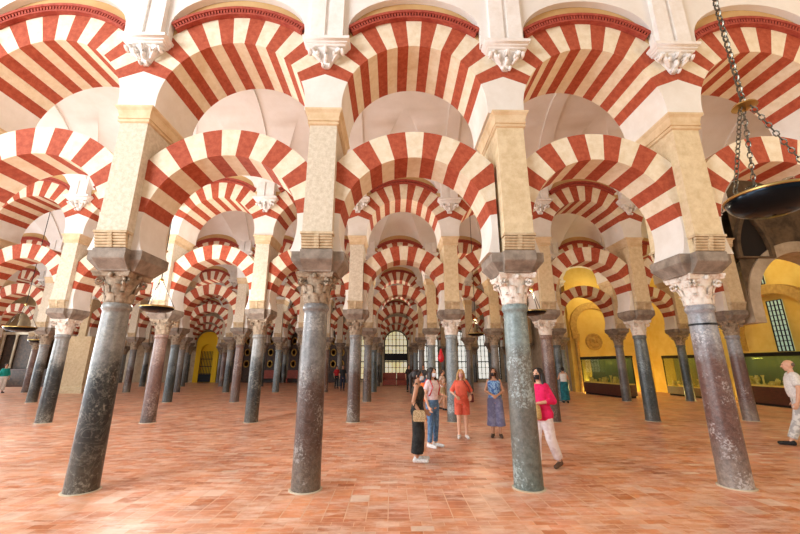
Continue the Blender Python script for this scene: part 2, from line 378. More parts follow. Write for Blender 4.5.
# ------------------------------------------------------------------ arches (meshes shared by all bays)
def bands(a0, a1, n, sub=3):
    out = []
    for i in range(n):
        for k in range(sub):
            out.append((a0+(a1-a0)*(i+k/sub)/n, a0+(a1-a0)*(i+(k+1)/sub)/n, 1 if i % 2 == 0 else 2))
    return out
A0U, A1U = radians(21.5), radians(158.5)
def upper_outer(a):
    c = abs(cos(a)); return min(RUO, (P/2)/c) if c > 1e-4 else RUO
def upper_segments():
    cut = acos((P/2)/RUO); segs = bands(A0U, A1U, 15, 3); out = []
    for a, b, m in segs:
        for c in (cut, pi-cut):
            if a < c-1e-6 and b > c+1e-6: out.append((a, c, m)); a = c
        out.append((a, b, m))
    return out
def upper_mesh():
    b = MB(); F, D = -.5, DB
    p = lambda r, a, y: (r*cos(a), y, ZS+r*sin(a))
    for a, c, m in upper_segments():
        ra, rc = upper_outer(a), upper_outer(c)
        b.quad([p(RU,a,F), p(ra,a,F), p(rc,c,F), p(RU,c,F)], m)
        b.quad([p(RU,a,D), p(RU,c,D), p(rc,c,D), p(ra,a,D)], m)
        b.quad([p(RU,a,F), p(RU,c,F), p(RU,c,D), p(RU,a,D)], m)
        b.quad([p(ra,a,F), p(ra,a,D), p(rc,c,D), p(rc,c,F)], m)
    for s in (-1, 1):
        n = 6; q = []
        for i in range(n+1):
            a = A0U*(1-i/n); q.append(((s*RU*cos(a), ZS+RU*sin(a)), (s*P/2, ZS+P/2*tan(a))))
        q.append(((s*RU, 5.827), (s*P/2, 5.827)))
        for (i0, o0), (i1, o1) in zip(q, q[1:]):
            b.quad([(i0[0],F,i0[1]), (o0[0],F,o0[1]), (o1[0],F,o1[1]), (i1[0],F,i1[1])], 0)
            b.quad([(i0[0],D,i0[1]), (i1[0],D,i1[1]), (o1[0],D,o1[1]), (o0[0],D,o0[1])], 0)
            b.quad([(i0[0],F,i0[1]), (i1[0],F,i1[1]), (i1[0],D,i1[1]), (i0[0],D,i0[1])], 0)
        b.quad([(s*RU,F,5.827), (s*P/2,F,5.827), (s*P/2,D,5.827), (s*RU,D,5.827)], 0)
    return b.mesh('upper_arch', [M['plaster'], M['red'], M['cream']], angle=30)
def moulding_mesh():
    b = MB(); a0 = acos(1.15/1.90); n = 40
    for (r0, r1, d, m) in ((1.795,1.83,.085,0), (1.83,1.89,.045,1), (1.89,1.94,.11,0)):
        rings = []
        for i in range(n+1):
            a = a0+(pi-2*a0)*i/n
            rings.append([(r*cos(a), y, ZS+r*sin(a)) for r, y in ((r0,-.502),(r0,-.5-d),(r1,-.5-d),(r1,-.502))])
        b.loft(rings, m)
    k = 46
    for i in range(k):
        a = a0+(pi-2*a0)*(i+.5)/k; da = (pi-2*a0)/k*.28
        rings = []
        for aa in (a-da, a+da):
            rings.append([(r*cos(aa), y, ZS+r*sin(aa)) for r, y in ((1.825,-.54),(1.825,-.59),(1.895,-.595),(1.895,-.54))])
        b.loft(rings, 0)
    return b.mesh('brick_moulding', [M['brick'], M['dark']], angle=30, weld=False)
A0L, A1L = radians(9), radians(171)
def lower_mesh():
    b = MB(); D = .34; XP = P/2-.231
    p = lambda r, a, y: (r*cos(a), y, ZL+r*sin(a))
    def ro(a): c = abs(cos(a)); return min(RLO, XP/c) if c > 1e-4 else RLO
    cut = acos(XP/RLO)
    segs = []
    for a, c, m in bands(A0L, A1L, 15, 4):
        for q in (cut, pi-cut):
            if a < q-1e-6 and c > q+1e-6: segs.append((a, q, m)); a = q
        segs.append((a, c, m))
    for a, c, m in segs:
        ra, rc = ro(a), ro(c)
        b.quad([p(RL,a,-D), p(ra,a,-D), p(rc,c,-D), p(RL,c,-D)], m)
        b.quad([p(RL,a,D), p(RL,c,D), p(rc,c,D), p(ra,a,D)], m)
        b.quad([p(RL,a,-D), p(RL,c,-D), p(RL,c,D), p(RL,a,D)], m)
        b.quad([p(ra,a,-D), p(ra,a,D), p(rc,c,D), p(rc,c,-D)], m)
    e = -math.asin((ZL-ZI-.002)/RL)
    for s in (-1, 1):
        n = 10; q = []
        for i in range(n+1):
            a = A0L+(e-A0L)*i/n
            z = ZL+RL*sin(a); q.append(((s*RL*cos(a), z), (s*XP, ZL+XP*tan(A0L) if i == 0 else min(z, ZL+XP*tan(A0L)))))
        for (i0, o0), (i1, o1) in zip(q, q[1:]):
            b.quad([(i0[0],-D,i0[1]), (o0[0],-D,o0[1]), (o1[0],-D,o1[1]), (i1[0],-D,i1[1])], 0)
            b.quad([(i0[0],D,i0[1]), (i1[0],D,i1[1]), (o1[0],D,o1[1]), (o0[0],D,o0[1])], 0)
            b.quad([(i0[0],-D,i0[1]), (i1[0],-D,i1[1]), (i1[0],D,i1[1]), (i0[0],D,i0[1])], 0)
        i1, o1 = q[-1]
        b.quad([(i1[0],-D,i1[1]), (o1[0],-D,o1[1]), (o1[0],D,o1[1]), (i1[0],D,i1[1])], 0)
    return b.mesh('lower_arch', [M['plaster'], M['red'], M['cream']], angle=30)
ME['upper'] = upper_mesh(); ME['mould'] = moulding_mesh(); ME['lower'] = lower_mesh()

def spandrel(b, xc, yr, ztop=8.62):
    F, D = -.5, DB
    pts = []
    segs = upper_segments(); cutlo = acos((P/2)/RUO)
    for a, c, m in segs:
        if a >= cutlo-1e-6 and c <= pi-cutlo+1e-6:
            if not pts: pts.append((max(-P/2, min(P/2, (RUO+.002)*cos(a))), ZS+(RUO+.002)*sin(a)))
            pts.append((max(-P/2, min(P/2, (RUO+.002)*cos(c))), ZS+(RUO+.002)*sin(c)))
    for (x0, z0), (x1, z1) in zip(pts, pts[1:]):
        for y in (F, D): b.quad([(xc+x0, yr+y, z0), (xc+x1, yr+y, z1), (xc+x1, yr+y, ztop), (xc+x0, yr+y, ztop)], 0)
        b.quad([(xc+x0, yr+F, ztop), (xc+x1, yr+F, ztop), (xc+x1, yr+D, ztop), (xc+x0, yr+D, ztop)], 0)

# ------------------------------------------------------------------ rows of columns and arches
SHIFT = {(0,0): -.03, (0,1): -.022, (0,2): .045, (0,3): -.042}
ROWS = {0: (-1, 4), 1: (-4, 5), 2: (-6, 6), 3: (-7, 5), 4: (-7, 5), 5: (-7, 6)}
KIND = {(0,-1):'brown',(0,0):'dark',(0,1):'brown',(0,2):'green',(0,3):'red',(0,4):'grey',
        (1,-4):'grey',(1,-3):'slate',(1,-2):'dark',(1,-1):'rose',(1,0):'dark',(1,1):'brown',(1,2):'blue',(1,3):'rose',(1,4):'slate',(1,5):'red',
        (2,-2):'slate',(2,-1):'rose',(2,0):'grey',(2,1):'brown',(2,2):'blue',(2,3):'grey',(2,4):'slate',(2,5):'grey',(2,6):'slate',(2,-5):'dark',(2,-4):'dark',(2,-3):'rose'}
CAPK = {(0,3):'capwhite',(0,2):'capwhite',(1,3):'capwhite',(1,4):'capwhite',(1,2):'capwhite',(2,2):'capwhite',(1,-2):'capwhite'}
kinds = ['grey','brown','slate','rose','blue','dark']
for r, (k0, k1) in ROWS.items():
    y = r*ST
    vis0 = {0:0}.get(r, k0)
    for k in range(k0, k1+1):
        if (r, k) == (3, -5): continue                     # a square pier stands here
        kind = KIND.get((r, k)) or kinds[(k*5+r*3) % 6]
        pier = 'pierwarm' if k >= 2 else None
        n = k-vis0
        if r == 0 and k == -1: lab = 'brownish granite column beyond the left edge, carrying the leftmost near arches'
        elif r == 0 and k == 4: lab = 'plain grey marble column beyond the right edge, carrying near arches'
        elif r == 0: lab = '%s column with carved capital, %s' % (SH[kind][1], ['leftmost of the nearest row','second from left in the nearest row','third from left in the nearest row','rightmost in the nearest row, banded in black'][k])
        else: lab = '%s column in %s, %s from the left end' % (SH[kind][1], ROWN[r], ORD[n])
        t = column(k*P+SHIFT.get((r,k), 0), y, kind, lab, 'columns of '+ROWN[r], CAPK.get((r,k)), pier, True, {(0,0): .06, (0,1): .05, (0,3): -.03}.get((r,k), 0))
        if (r, k) == (0, 3):
            b = MB(); b.lathe([(.18,2.30),(.191,2.30),(.191,2.33),(.18,2.33)], 36, cap0=False, cap1=False); b.build('band', M['iron'], t)
    for k in range(k0, k1):
        if r == 3 and k in (-6, -5): pass
        xc = (k+.5)*P; n = k-k0
        u = tag(link('upper_arch', ME['upper'], None, (xc, y, 0)), 'striped upper arch in %s, %s from the left end' % (ROWN[r], ORD[n]), 'arch', 'upper arches of '+ROWN[r], 'thing')
        link('brick_moulding', ME['mould'], u)
        tag(link('lower_arch', ME['lower'], None, (xc, y, 0)), 'striped lower horseshoe arch in %s, %s from the left end' % (ROWN[r], ORD[n]), 'arch', 'lower arches of '+ROWN[r], 'thing')
    b = MB()
    for k in range(k0, k1): spandrel(b, (k+.5)*P, y)
    struct(b.build('wall_arcade', M['tanwall'], smooth=False))

# ------------------------------------------------------------------ vaults
def vault(name, yc, x0, x1, zb=7.42, za=8.12, hr=2.1):
    b = MB(); nu = 16; hs = HS
    yc += VO; bar = lambda u: zb+hr*(1-(1-u/hs)**2)
    U = 1.9
    crown = lambda u: za+(bar(U)-za)*(u/U)**.75 if u > 0 else za
    us = sorted(set([hs*(i/nu)**1.2 for i in range(nu+1)]+[U]))
    k = int(round((x1-x0)/P))
    ts = [-1,-.97,-.9,-.78,-.62,-.44,-.22,0,.22,.44,.62,.78,.9,.97,1]
    for s in (-1, 1):
        for i in range(k):
            xc = x0+P*(i+.5)
            rows = []
            for u in us:
                w = 1.16*(1-u/U)**.9 if u < U else 0
                y = yc+s*(hs-u); B = bar(u)
                row = [(xc-P/2, y, B)]
                for t in ts:
                    z = B+(crown(u)-B)*sqrt(max(0, 1-t*t)) if u < U else B
                    row.append((xc+t*w, y, z))
                row.append((xc+P/2, y, B)); rows.append(row)
            for a, c in zip(rows, rows[1:]):
                for j in range(len(a)-1): b.quad([a[j], a[j+1], c[j+1], c[j]])
    # transverse ribs from pilaster to pilaster
    for i in range(k+1):
        xc = x0+P*i; rings = []
        for j in range(25):
            v = -hs+2*hs*j/24; u = hs-abs(v); z = bar(max(u, .02))
            if u < .22: z = bar(.22)-.02
            rings.append([(xc-.2, yc+v, z+.12), (xc-.2, yc+v, z-.07), (xc+.2, yc+v, z-.07), (xc+.2, yc+v, z+.12)])
        b.loft(rings)
    return struct(b.build(name, M['vault'], angle=28))
vault('ceiling', -ST/2, -2*P, 6*P, 8.35, 9.0, 1.7)
# white wall ribs of the nearest nave: a plastered skin with a round lunette opening over every arch
b = MB(); F, Bk = -.62, -.503
for k in range(-1, 4):
    xc = (k+.5)*P
    e = [(-P/2, 7.13), (-1.17, 7.13), (-1.17, 7.40)]+[(-1.17*cos(pi*i/20), 7.40+.74*sin(pi*i/20)) for i in range(1, 20)]+[(1.17, 7.40), (1.17, 7.13), (P/2, 7.13)]
    for (u0, z0), (u1, z1) in zip(e, e[1:]):
        if abs(u0-u1) > 1e-6: b.quad([(xc+u0, F, z0), (xc+u1, F, z1), (xc+u1, F, 8.9), (xc+u0, F, 8.9)])
        b.quad([(xc+u0, F, z0), (xc+u1, F, z1), (xc+u1, Bk, z1), (xc+u0, Bk, z0)])
struct(b.build('wall_ribs', M['vault'], angle=30))
vault('ceiling', ST/2, -6*P, 7*P)
vault('ceiling', ST*1.5, -8*P, 7*P)
vault('ceiling', ST*2.5, -9*P, 7*P)
vault('ceiling', ST*3.5, -10*P, 6*P)
vault('ceiling', ST*4.5, -10*P, 7*P)

# ------------------------------------------------------------------ floor
b = MB(); b.box(-45, 30, -14, 42, -.25, 0); struct(b.build('floor', M['floor'], smooth=False))

# ------------------------------------------------------------------ far wall, side walls and what stands at them
YB = 5*ST+.75
b = MB(); b.box(-40, 22, YB, YB+.4, 0, 9.6); struct(b.build('wall_back', M['palestone'], smooth=False))
def arch_poly(w, z0, zs, n=16):
    """outline of a round-headed opening: half width w, sill z0, springing zs"""
    return [(-w, z0)]+[(-w*cos(pi*i/n), zs+w*sin(pi*i/n)) for i in range(n+1)]+[(w, z0)]
def prism(b, poly, f, d, m=0):
    """extrude an outline (u, z): f(u, z, depth) gives the point"""
    b.loft([[f(u, z, 0) for u, z in poly], [f(u, z, d) for u, z in poly]], m)
M['daylight'] = noisy('daylit_courtyard_glass', lin(255,250,226), lin(246,226,160), .7, .3, 0)
def glow(m, col, s):
    b = m.node_tree.nodes['Principled BSDF']; b.inputs['Emission Color'].default_value = col; b.inputs['Emission Strength'].default_value = s
src = M['daylight'].node_tree.nodes['Principled BSDF']
L(M['daylight'], src.inputs['Base Color'].links[0].from_socket, src.inputs['Emission Color']); src.inputs['Emission Strength'].default_value = .5
M['daywhite'] = mat('daylit_white_glass', lin(250,250,244), .3, emit=lin(250,250,240), es=.7)
M['leaded'] = mat('leaded_green_glass', lin(190,214,190), .2, emit=lin(196,224,200), es=.3)
for i, k in enumerate((0, 1, 2, 3, 4, 5)):
    xc = (k+.5)*P; w = 1.13; zs = 3.85
    b = MB(); y = YB-.05
    prism(b, arch_poly(w, .25, zs), lambda u, z, d: (xc+u, y+d, z), .04)
    g = struct(b.build('window_%d' % (i+1), M['daylight' if k < 2 else 'daywhite'], smooth=False))
    b = MB(); yb = y-.05
    for j in range(7):
        u = -w+2*w*j/6; zt = zs+sqrt(max(0, w*w-u*u)); t = .045 if j % 3 == 0 else .026
        b.box(xc+u-t, xc+u+t, yb-.03, yb+.03, .25, zt)
    for z, t in ((.3,.05),(.85,.02),(1.4,.02),(1.95,.05),(2.5,.02),(3.0,.02),(3.5,.05),(4.1,.02),(4.55,.02)):
        ww = w if z <= zs else sqrt(max(0, w*w-(z-zs)**2)); b.box(xc-ww, xc+ww, yb-.03, yb+.03, z-t, z+t)
    pts = [(xc+u*1.0, yb, z) for u, z in arch_poly(w, .25, zs)]
    b.tube(pts, .05, 6)
    if k == 1: b.box(xc-w, xc+w, yb-.02, yb+.02, 2.05, 2.75)
    b.build('grille', M['iron'], g)
# dark carved screens between the far columns
M['carved'] = noisy('carved_dark_walnut', lin(84,60,40), lin(40,28,20), 6, .5, .5, bscale=18)
M['gilt'] = mat('gilded_trim', lin(176,132,60), .4, .7)
for i, k in enumerate((-1, -2, -3, -4)):
    xc = (k+.5)*P; y = YB-.25
    t = thing('carved_screen', 'dark carved wooden screen filling a far arch, %s' % ['first left of the round headed daylit windows','second left of the daylit windows','third left of the daylit windows','next to the yellow niche'][i], 'screen', (xc, y, 0), 0, 'carved screens at the far wall')
    b = MB(); b.box(-1.25, 1.25, -.05, .12, 0, 5.0); b.build('backing', M['carved'], t, smooth=False)
    b = MB()
    for u in (-1.2, -.42, .42, 1.2): b.box(u-.06, u+.06, -.14, -.05, 0, 5.0)
    for z in (.1, 1.2, 2.3, 3.4, 4.7): b.box(-1.25, 1.25, -.13, -.05, z-.07, z+.07)
    b.build('panel_frame', M['wood'], t, smooth=False)
    b = MB()
    b.loft([[(r*cos(2*pi*j/16), yy, r*1.3*sin(2*pi*j/16)) for j in range(16)] for r, yy in ((.28,-.05),(.26,-.10),(.2,-.10),(.18,-.05))])
    gm = b.mesh('gilded_medallion', M['gilt'])
    for u in (-.81, 0, .81):
        for z in (1.75, 2.85, 3.95): link('gilded_medallion', gm, t, (u, 0, z))
    if i in (1, 2):
        t2 = thing('wooden_bench', 'low reddish wooden bench in front of a carved screen, %s' % ['second screen left of the windows','third screen left of the windows'][i-1], 'bench', (xc, y-.75, 0), 0, 'benches by the carved screens')
        b = MB(); b.box(-1.2, 1.2, -.28, .22, .40, .46); b.build('seat', M['redwood'], t2, smooth=False)
        b = MB(); b.box(-1.2, 1.2, .18, .23, .46, 1.15); b.build('backrest', M['redwood'], t2, smooth=False)
        for u in (-1.1, 1.1):
            b = MB(); b.box(u-.05, u+.05, -.26, .22, 0, .40); b.build('leg', M['redwood'], t2, smooth=False)
# yellow lit niche with an iron gate
M['yel'] = mat('bright_yellow_niche_paint', lin(246,206,20), .7)
xc = -4.5*P
t = thing('yellow_niche', 'bright yellow round headed niche with dark iron gate at the far left', 'niche', (xc, YB-.05, 0))
b = MB()
poly = arch_poly(1.1, 0, 3.75, 20); inner = arch_poly(.62, 0, 3.0, 20)
outer = [(u, z) for u, z in poly]
n = len(poly)
b.loft([[(u, 0, z) for u, z in poly], [(u, -.35, z) for u, z in poly], [(u, -.35, z) for u, z in inner], [(u, .0, z) for u, z in inner]], 0, False, True)
b.build('niche_surround', M['yel'], t, angle=40)
b = MB()
for j in range(9):
    u = -.6+1.2*j/8; b.box(u-.018, u+.018, -.30, -.26, .05, 2.95)
for z in (.1, .8, 1.5, 2.2): b.box(-.6, .6, -.31, -.25, z-.03, z+.03)
b.box(-.6, .6, -.30, -.24, .05, .75)
b.build('gate', M['iron'], t, smooth=False)
M['choirwall'] = noisy('choir_wall_stone', lin(168,140,98), lin(122,98,68), 1.5, .85, .3)
# choir enclosure at the far left, low dark wall in front of it
b = MB(); b.box(-40, -19.9, 4*ST+.6, 4*ST+1.0, 0, 9.6); struct(b.build('wall_left', M['choirwall'], smooth=False))
t = thing('choir_barrier', 'low dark wooden barrier along the stone wall at the far left', 'barrier', (-29, 4*ST-.1, 0))
b = MB(); b.box(-6.5, 6.5, -.1, .15, .12, 1.25); b.build('panel', M['carved'], t, smooth=False)
b = MB(); b.box(-6.5, 6.5, -.16, .2, 1.25, 1.34); b.build('rail', M['wood'], t, smooth=False)
b = MB(); b.box(-6.5, 6.5, -.16, .2, 0, .12); b.build('plinth', M['wood'], t, smooth=False)
t = thing('carved_altarpiece', 'tall dark carved altarpiece on the stone wall at the far left', 'altarpiece', (-25.6, 4*ST+.4, 0))
b = MB(); b.box(-1.95, 1.95, -.12, .18, 0, 1.4); b.build('altar_base', M['carved'], t, smooth=False)
b = MB(); b.box(-1.9, 1.9, -.1, .18, 1.4, 4.6); b.build('backing', M['carved'], t, smooth=False)
b = MB()
for u in (-1.75, -.75, .75, 1.75): b.lathe([(.12,1.4),(.09,1.5),(.085,3.9),(.13,4.05)], 12, c=(u, -.2, 0))
b.box(-1.95, 1.95, -.34, -.05, 4.05, 4.25)
b.build('colonnettes', M['palestone'], t)
# square pier
t = thing('square_pier', 'broad square tan masonry pier with moulded base, behind the left columns', 'pier', (-5*P+.1, 3*ST, 0))
b = MB(); b.box(-.82, .82, -.82, .82, .42, ZI); b.build('shaft', M['pierwarm'], t, smooth=False)
b = MB(); r = lambda e, z: [(-.82-e,-.82-e,z),(.82+e,-.82-e,z),(.82+e,.82+e,z),(-.82-e,.82+e,z)]
b.loft([r(.14,0), r(.14,.2), r(.1,.24), r(.1,.3), r(.03,.42)]); b.build('base', M['pierwarm'], t, smooth=False)
b = MB(); b.box(-.32, .12, -.5, .5, ZI+.001, 5.82); b.build('upper_pier', M['pierwarm'], t, smooth=False)

# ------------------------------------------------------------------ right side: yellow chapel walls
XR = 21.3
b = MB(); b.box(16.07, XR, 3*ST-.1, 3*ST+.4, 0, 9.6); struct(b.build('wall_yellow', M['yellow'], smooth=False))
b = MB(); b.box(XR, XR+.4, 3.5, 3*ST+.4, 0, 9.6); struct(b.build('wall_right', M['yellow'], smooth=False))
b = MB(); b.box(16.07, 16.47, 3*ST+.4, 5*ST+.7, 0, 9.6); struct(b.build('wall_side', M['palestone'], smooth=False))
def arch_ring(b, xf, r0, r1, zs, d0, d1, a0=0, a1=pi, n=28, m=0, legs=None):
    rings = []
    for i in range(n+1):
        a = a0+(a1-a0)*i/n
        rings.append([xf(-r*cos(a), zs+r*sin(a), d) for r, d in ((r0,d0),(r1,d0),(r1,d1),(r0,d1))])
    if legs is not None:
        f = [xf(-r, legs, d) for r, d in ((r0,d0),(r1,d0),(r1,d1),(r0,d1))]; l = [xf(r, legs, d) for r, d in ((r0,d0),(r1,d0),(r1,d1),(r0,d1))]
        rings = [f]+rings+[l]
    b.loft(rings, m)
yf = 3*ST-.1
t = thing('blind_arch', 'ochre blind horseshoe arch on the yellow wall above a lit display case', 'arch', (17.75, yf, 0))
b = MB(); arch_ring(b, lambda u, z, d: (u, -d, z), 1.2, 1.62, 4.15, 0, .12, -.35, pi+.35); b.build('arch_ring', M['ochrearch'], t)
for s in (-1, 1):
    b = MB(); b.box(s*1.33-.24, s*1.33+.24, -.14, 0, 3.35, 3.68); b.build('impost', M['ochrearch'], t, smooth=False)
    b = MB(); b.lathe([(.15,0),(.13,.1),(.12,3.0),(.2,3.35)], 14, c=(s*1.33, -.14, 0), sy=.8); b.build('engaged_column', M['ochrearch'], t)
t = thing('relief_medallion', 'round carved stone medallion on yellow wall inside the blind arch', 'medallion', (17.62, yf, 3.15))
b = MB()
ringf = lambda r, y: [(r*cos(2*pi*j/32), y, r*sin(2*pi*j/32)) for j in range(32)]
b.loft([ringf(.56,0), ringf(.56,-.06), ringf(.52,-.1), ringf(.46,-.1), ringf(.43,-.05)], 0); b.build('rim', M['ochrearch'], t)
b = MB(); b.ball((0,-.06,.08), (.14,.08,.18), 12); b.ball((0,-.05,-.2), (.26,.07,.16), 12); b.ball((-.22,-.05,.1), (.09,.05,.2), 10); b.ball((.22,-.05,.1), (.09,.05,.2), 10); b.build('carving', M['ochrearch'], t)
# wall arch with leaded windows on the right wall
t = thing('wall_arch', 'pale moulded wall arch framing the leaded window above the right display cases', 'arch', (XR, 10.1, 0))
b = MB(); arch_ring(b, lambda u, z, d: (-d, -u, z), 1.75, 2.15, 3.0, 0, .3, 0, pi, legs=2.3); b.build('arch_ring', M['ochrearch'], t)
for i, (y0, y1, z0, z1) in enumerate(((9.75,10.4,2.25,4.45),(10.25,10.75,5.25,6.4))):
    b = MB(); b.box(XR-.05, XR-.005, y0, y1, z0, z1); g = struct(b.build('window_%d' % (7+i), M['leaded'], smooth=False))
    b = MB()
    for j in range(5): y = y0+(y1-y0)*j/4; b.box(XR-.09, XR-.05, y-.015, y+.015, z0, z1)
    k = int((z1-z0)/.22)
    for j in range(k+1): z = z0+(z1-z0)*j/k; b.box(XR-.09, XR-.05, y0, y1, z-.013, z+.013)
    b.build('window_leads', M['iron'], g, smooth=False)
# plain stone arch and dark masonry right of the second row
t = tag(link('stone_arch', None, None, (18.1, ST, 0)), 'wide plain pale stone arch beside the right end of the second row', 'arch', None, 'thing')
b = MB(); arch_ring(b, lambda u, z, d: (u, d, z), 1.75, 2.12, 3.65, -.45, .45, 0, pi, legs=3.0); b.build('arch_ring', M['palestone'], t, angle=40)
b = MB()
n = 24; pts = [(-2.13*cos(pi*i/n), 3.65+2.13*sin(pi*i/n)) for i in range(n+1)]
for (u0, z0), (u1, z1) in zip(pts, pts[1:]):
    for y in (-.4, .4): b.quad([(18.1+u0, ST+y, z0), (18.1+u1, ST+y, z1), (18.1+u1, ST+y, 9.6), (18.1+u0, ST+y, 9.6)])
b.box(20.1, XR+.1, ST-.42, ST+.42, 0, 9.6)
struct(b.build('wall_masonry', M['darkstone'], smooth=False))
t = thing('pointed_niche', 'dark pointed niche recessed in grey masonry above the plain stone arch', 'niche', (16.5, ST-.4, 0))
def pointed(w, z0, zs, h, n=8):
    L_ = [(-w, z0)]+[(-w*(1-(i/n)**1.7), zs+h*(i/n)) for i in range(n+1)]
    return L_+[(-u, z) for u, z in reversed(L_[:-1])]
po, pi_ = pointed(.62, 5.15, 5.5, 1.5), pointed(.5, 5.2, 5.5, 1.28)
b = MB(); b.loft([[(u,0,z) for u, z in po], [(u,-.16,z) for u, z in po], [(u,-.16,z) for u, z in pi_], [(u,-.01,z) for u, z in pi_]], 0, False, False); b.build('niche_frame', M['darkstone'], t)
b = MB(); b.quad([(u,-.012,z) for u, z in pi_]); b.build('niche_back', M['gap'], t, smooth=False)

# ------------------------------------------------------------------ display cases
M['caselight'] = mat('display_case_lamp', lin(255,236,150), .4, emit=lin(255,226,110), es=13)
M['exhibit'] = noisy('exhibit_plaster', lin(236,214,140), lin(214,180,90), 8, .7, .1)
M['caseback'] = mat('case_back_grey_green', lin(112,118,86), .6)
M['casewood'] = noisy('case_dark_mahogany', lin(92,44,30), lin(64,28,20), 5, .4, .1, stretch=(1,1,6))
M['casebed'] = noisy('display_bed_cloth', lin(240,214,120), lin(226,190,80), 3, .8, .05)
def vitrine(x, y, rz, Ln, label, z0=.62, z1=2.08, dp=.7, seed=1):
    """Ln long along local x, front towards local -y"""
    R = random.Random(seed)
    t = thing('display_case', label, 'display case', (x, y, 0), rz, 'lit glass display cases')
    h = Ln/2
    b = MB(); b.box(-h, h, -dp/2, dp/2, .10, z0); b.build('base_cabinet', M['casewood'], t, smooth=False)
    b = MB(); b.box(-h+.06, h-.06, -dp/2+.06, dp/2-.06, 0, .10); b.build('plinth', M['gap'], t, smooth=False)
    b = MB(); b.box(-h+.03, h-.03, -dp/2+.03, dp/2-.03, z0, z0+.06); b.build('display_bed', M['casebed'], t, smooth=False)
    b = MB()
    for (x0, x1, y0, y1) in ((-h,h,-dp/2,-dp/2+.012),(-h,h,dp/2-.012,dp/2),(-h,-h+.012,-dp/2+.012,dp/2-.012),(h-.012,h,-dp/2+.012,dp/2-.012)):
        b.box(x0, x1, y0, y1, z0+.06, z1)
    b.build('glass', M['glass'], t, smooth=False)
    b = MB(); b.box(-h-.02, h+.02, -dp/2-.02, dp/2+.02, z1, z1+.09); b.box(-h-.02, h+.02, -dp/2-.02, -dp/2+.0, z1-.07, z1)
    for u in (-h+.02, h-.02):
        for v in (-dp/2+.02, dp/2-.02): b.box(u-.02, u+.02, v-.02, v+.02, z0, z1)
    b.build('frame', M['iron'], t, smooth=False)
    b = MB(); b.box(-h+.1, h-.1, -dp/2+.03, -dp/2+.09, z1-.05, z1-.005); b.build('case_lamp', M['caselight'], t, smooth=False)
    b = MB(); b.box(-h+.03, h-.03, dp/2-.05, dp/2-.02, z0+.06, z1-.01); b.build('back_panel', M['caseback'], t, smooth=False)
    k = int(Ln/.34)
    for i in range(k):
        u = -h+.2+(Ln-.4)*(i+.5)/k; s = R.uniform(.10,.16); v = R.uniform(-.14,.06); kind = i % 3
        hh = R.uniform(.12,.42)
        b = MB()
        if kind == 0:
            b.box(u-s, u+s, v-s*.8, v+s*.8, z0+.06, z0+.06+hh*.6); b.box(u-s*.7, u+s*.7, v-s*.6, v+s*.6, z0+.06+hh*.6, z0+.06+hh)
            lab, cat = 'stepped pale carved block', 'exhibit'; nm = 'carved_block'
        elif kind == 1:
            b.lathe([(s*.55,0),(s*.5,.03),(s*.3,.06),(s*.75,hh*.5),(s*.6,hh*.8),(s*.3,hh*.88),(s*.42,hh)], 16, c=(u, v, z0+.06)); nm = 'pottery_jar'; lab = 'small pale pottery jar'
        else:
            b.lathe([(s*.8,0),(s*.8,.03),(s*.5,.05),(s*.45,hh*.75),(s*.85,hh*.9),(s*.9,hh)], 4, c=(u, v, z0+.06)); nm = 'stone_capital'; lab = 'little pale stone capital'
        o = b.build(nm, M['exhibit'], None, angle=30)
        o.location = (x, y, .002); o.rotation_euler = (0, 0, rz)
        tag(o, '%s, %s along the shelf of the %s' % (lab, ORD[i], label.split(',')[0].replace('lit glass display case', 'lit case')), 'exhibit', 'exhibits in the '+label.split(',')[0])
    return t
vitrine(16.45, 15.7, -pi/2+.13, 3.4, 'lit glass display case below the medallion, on a dark wooden base', .66, 2.05, .7, 3)
vitrine(20.55, 14.75, -pi/2, 3.0, 'lit glass display case near the yellow corner, on a low dark base', .5, 2.1, .7, 4)
vitrine(20.55, 9.5, -pi/2, 4.4, 'lit glass display case by the man, on a dark wooden base', .78, 2.1, .7, 5)

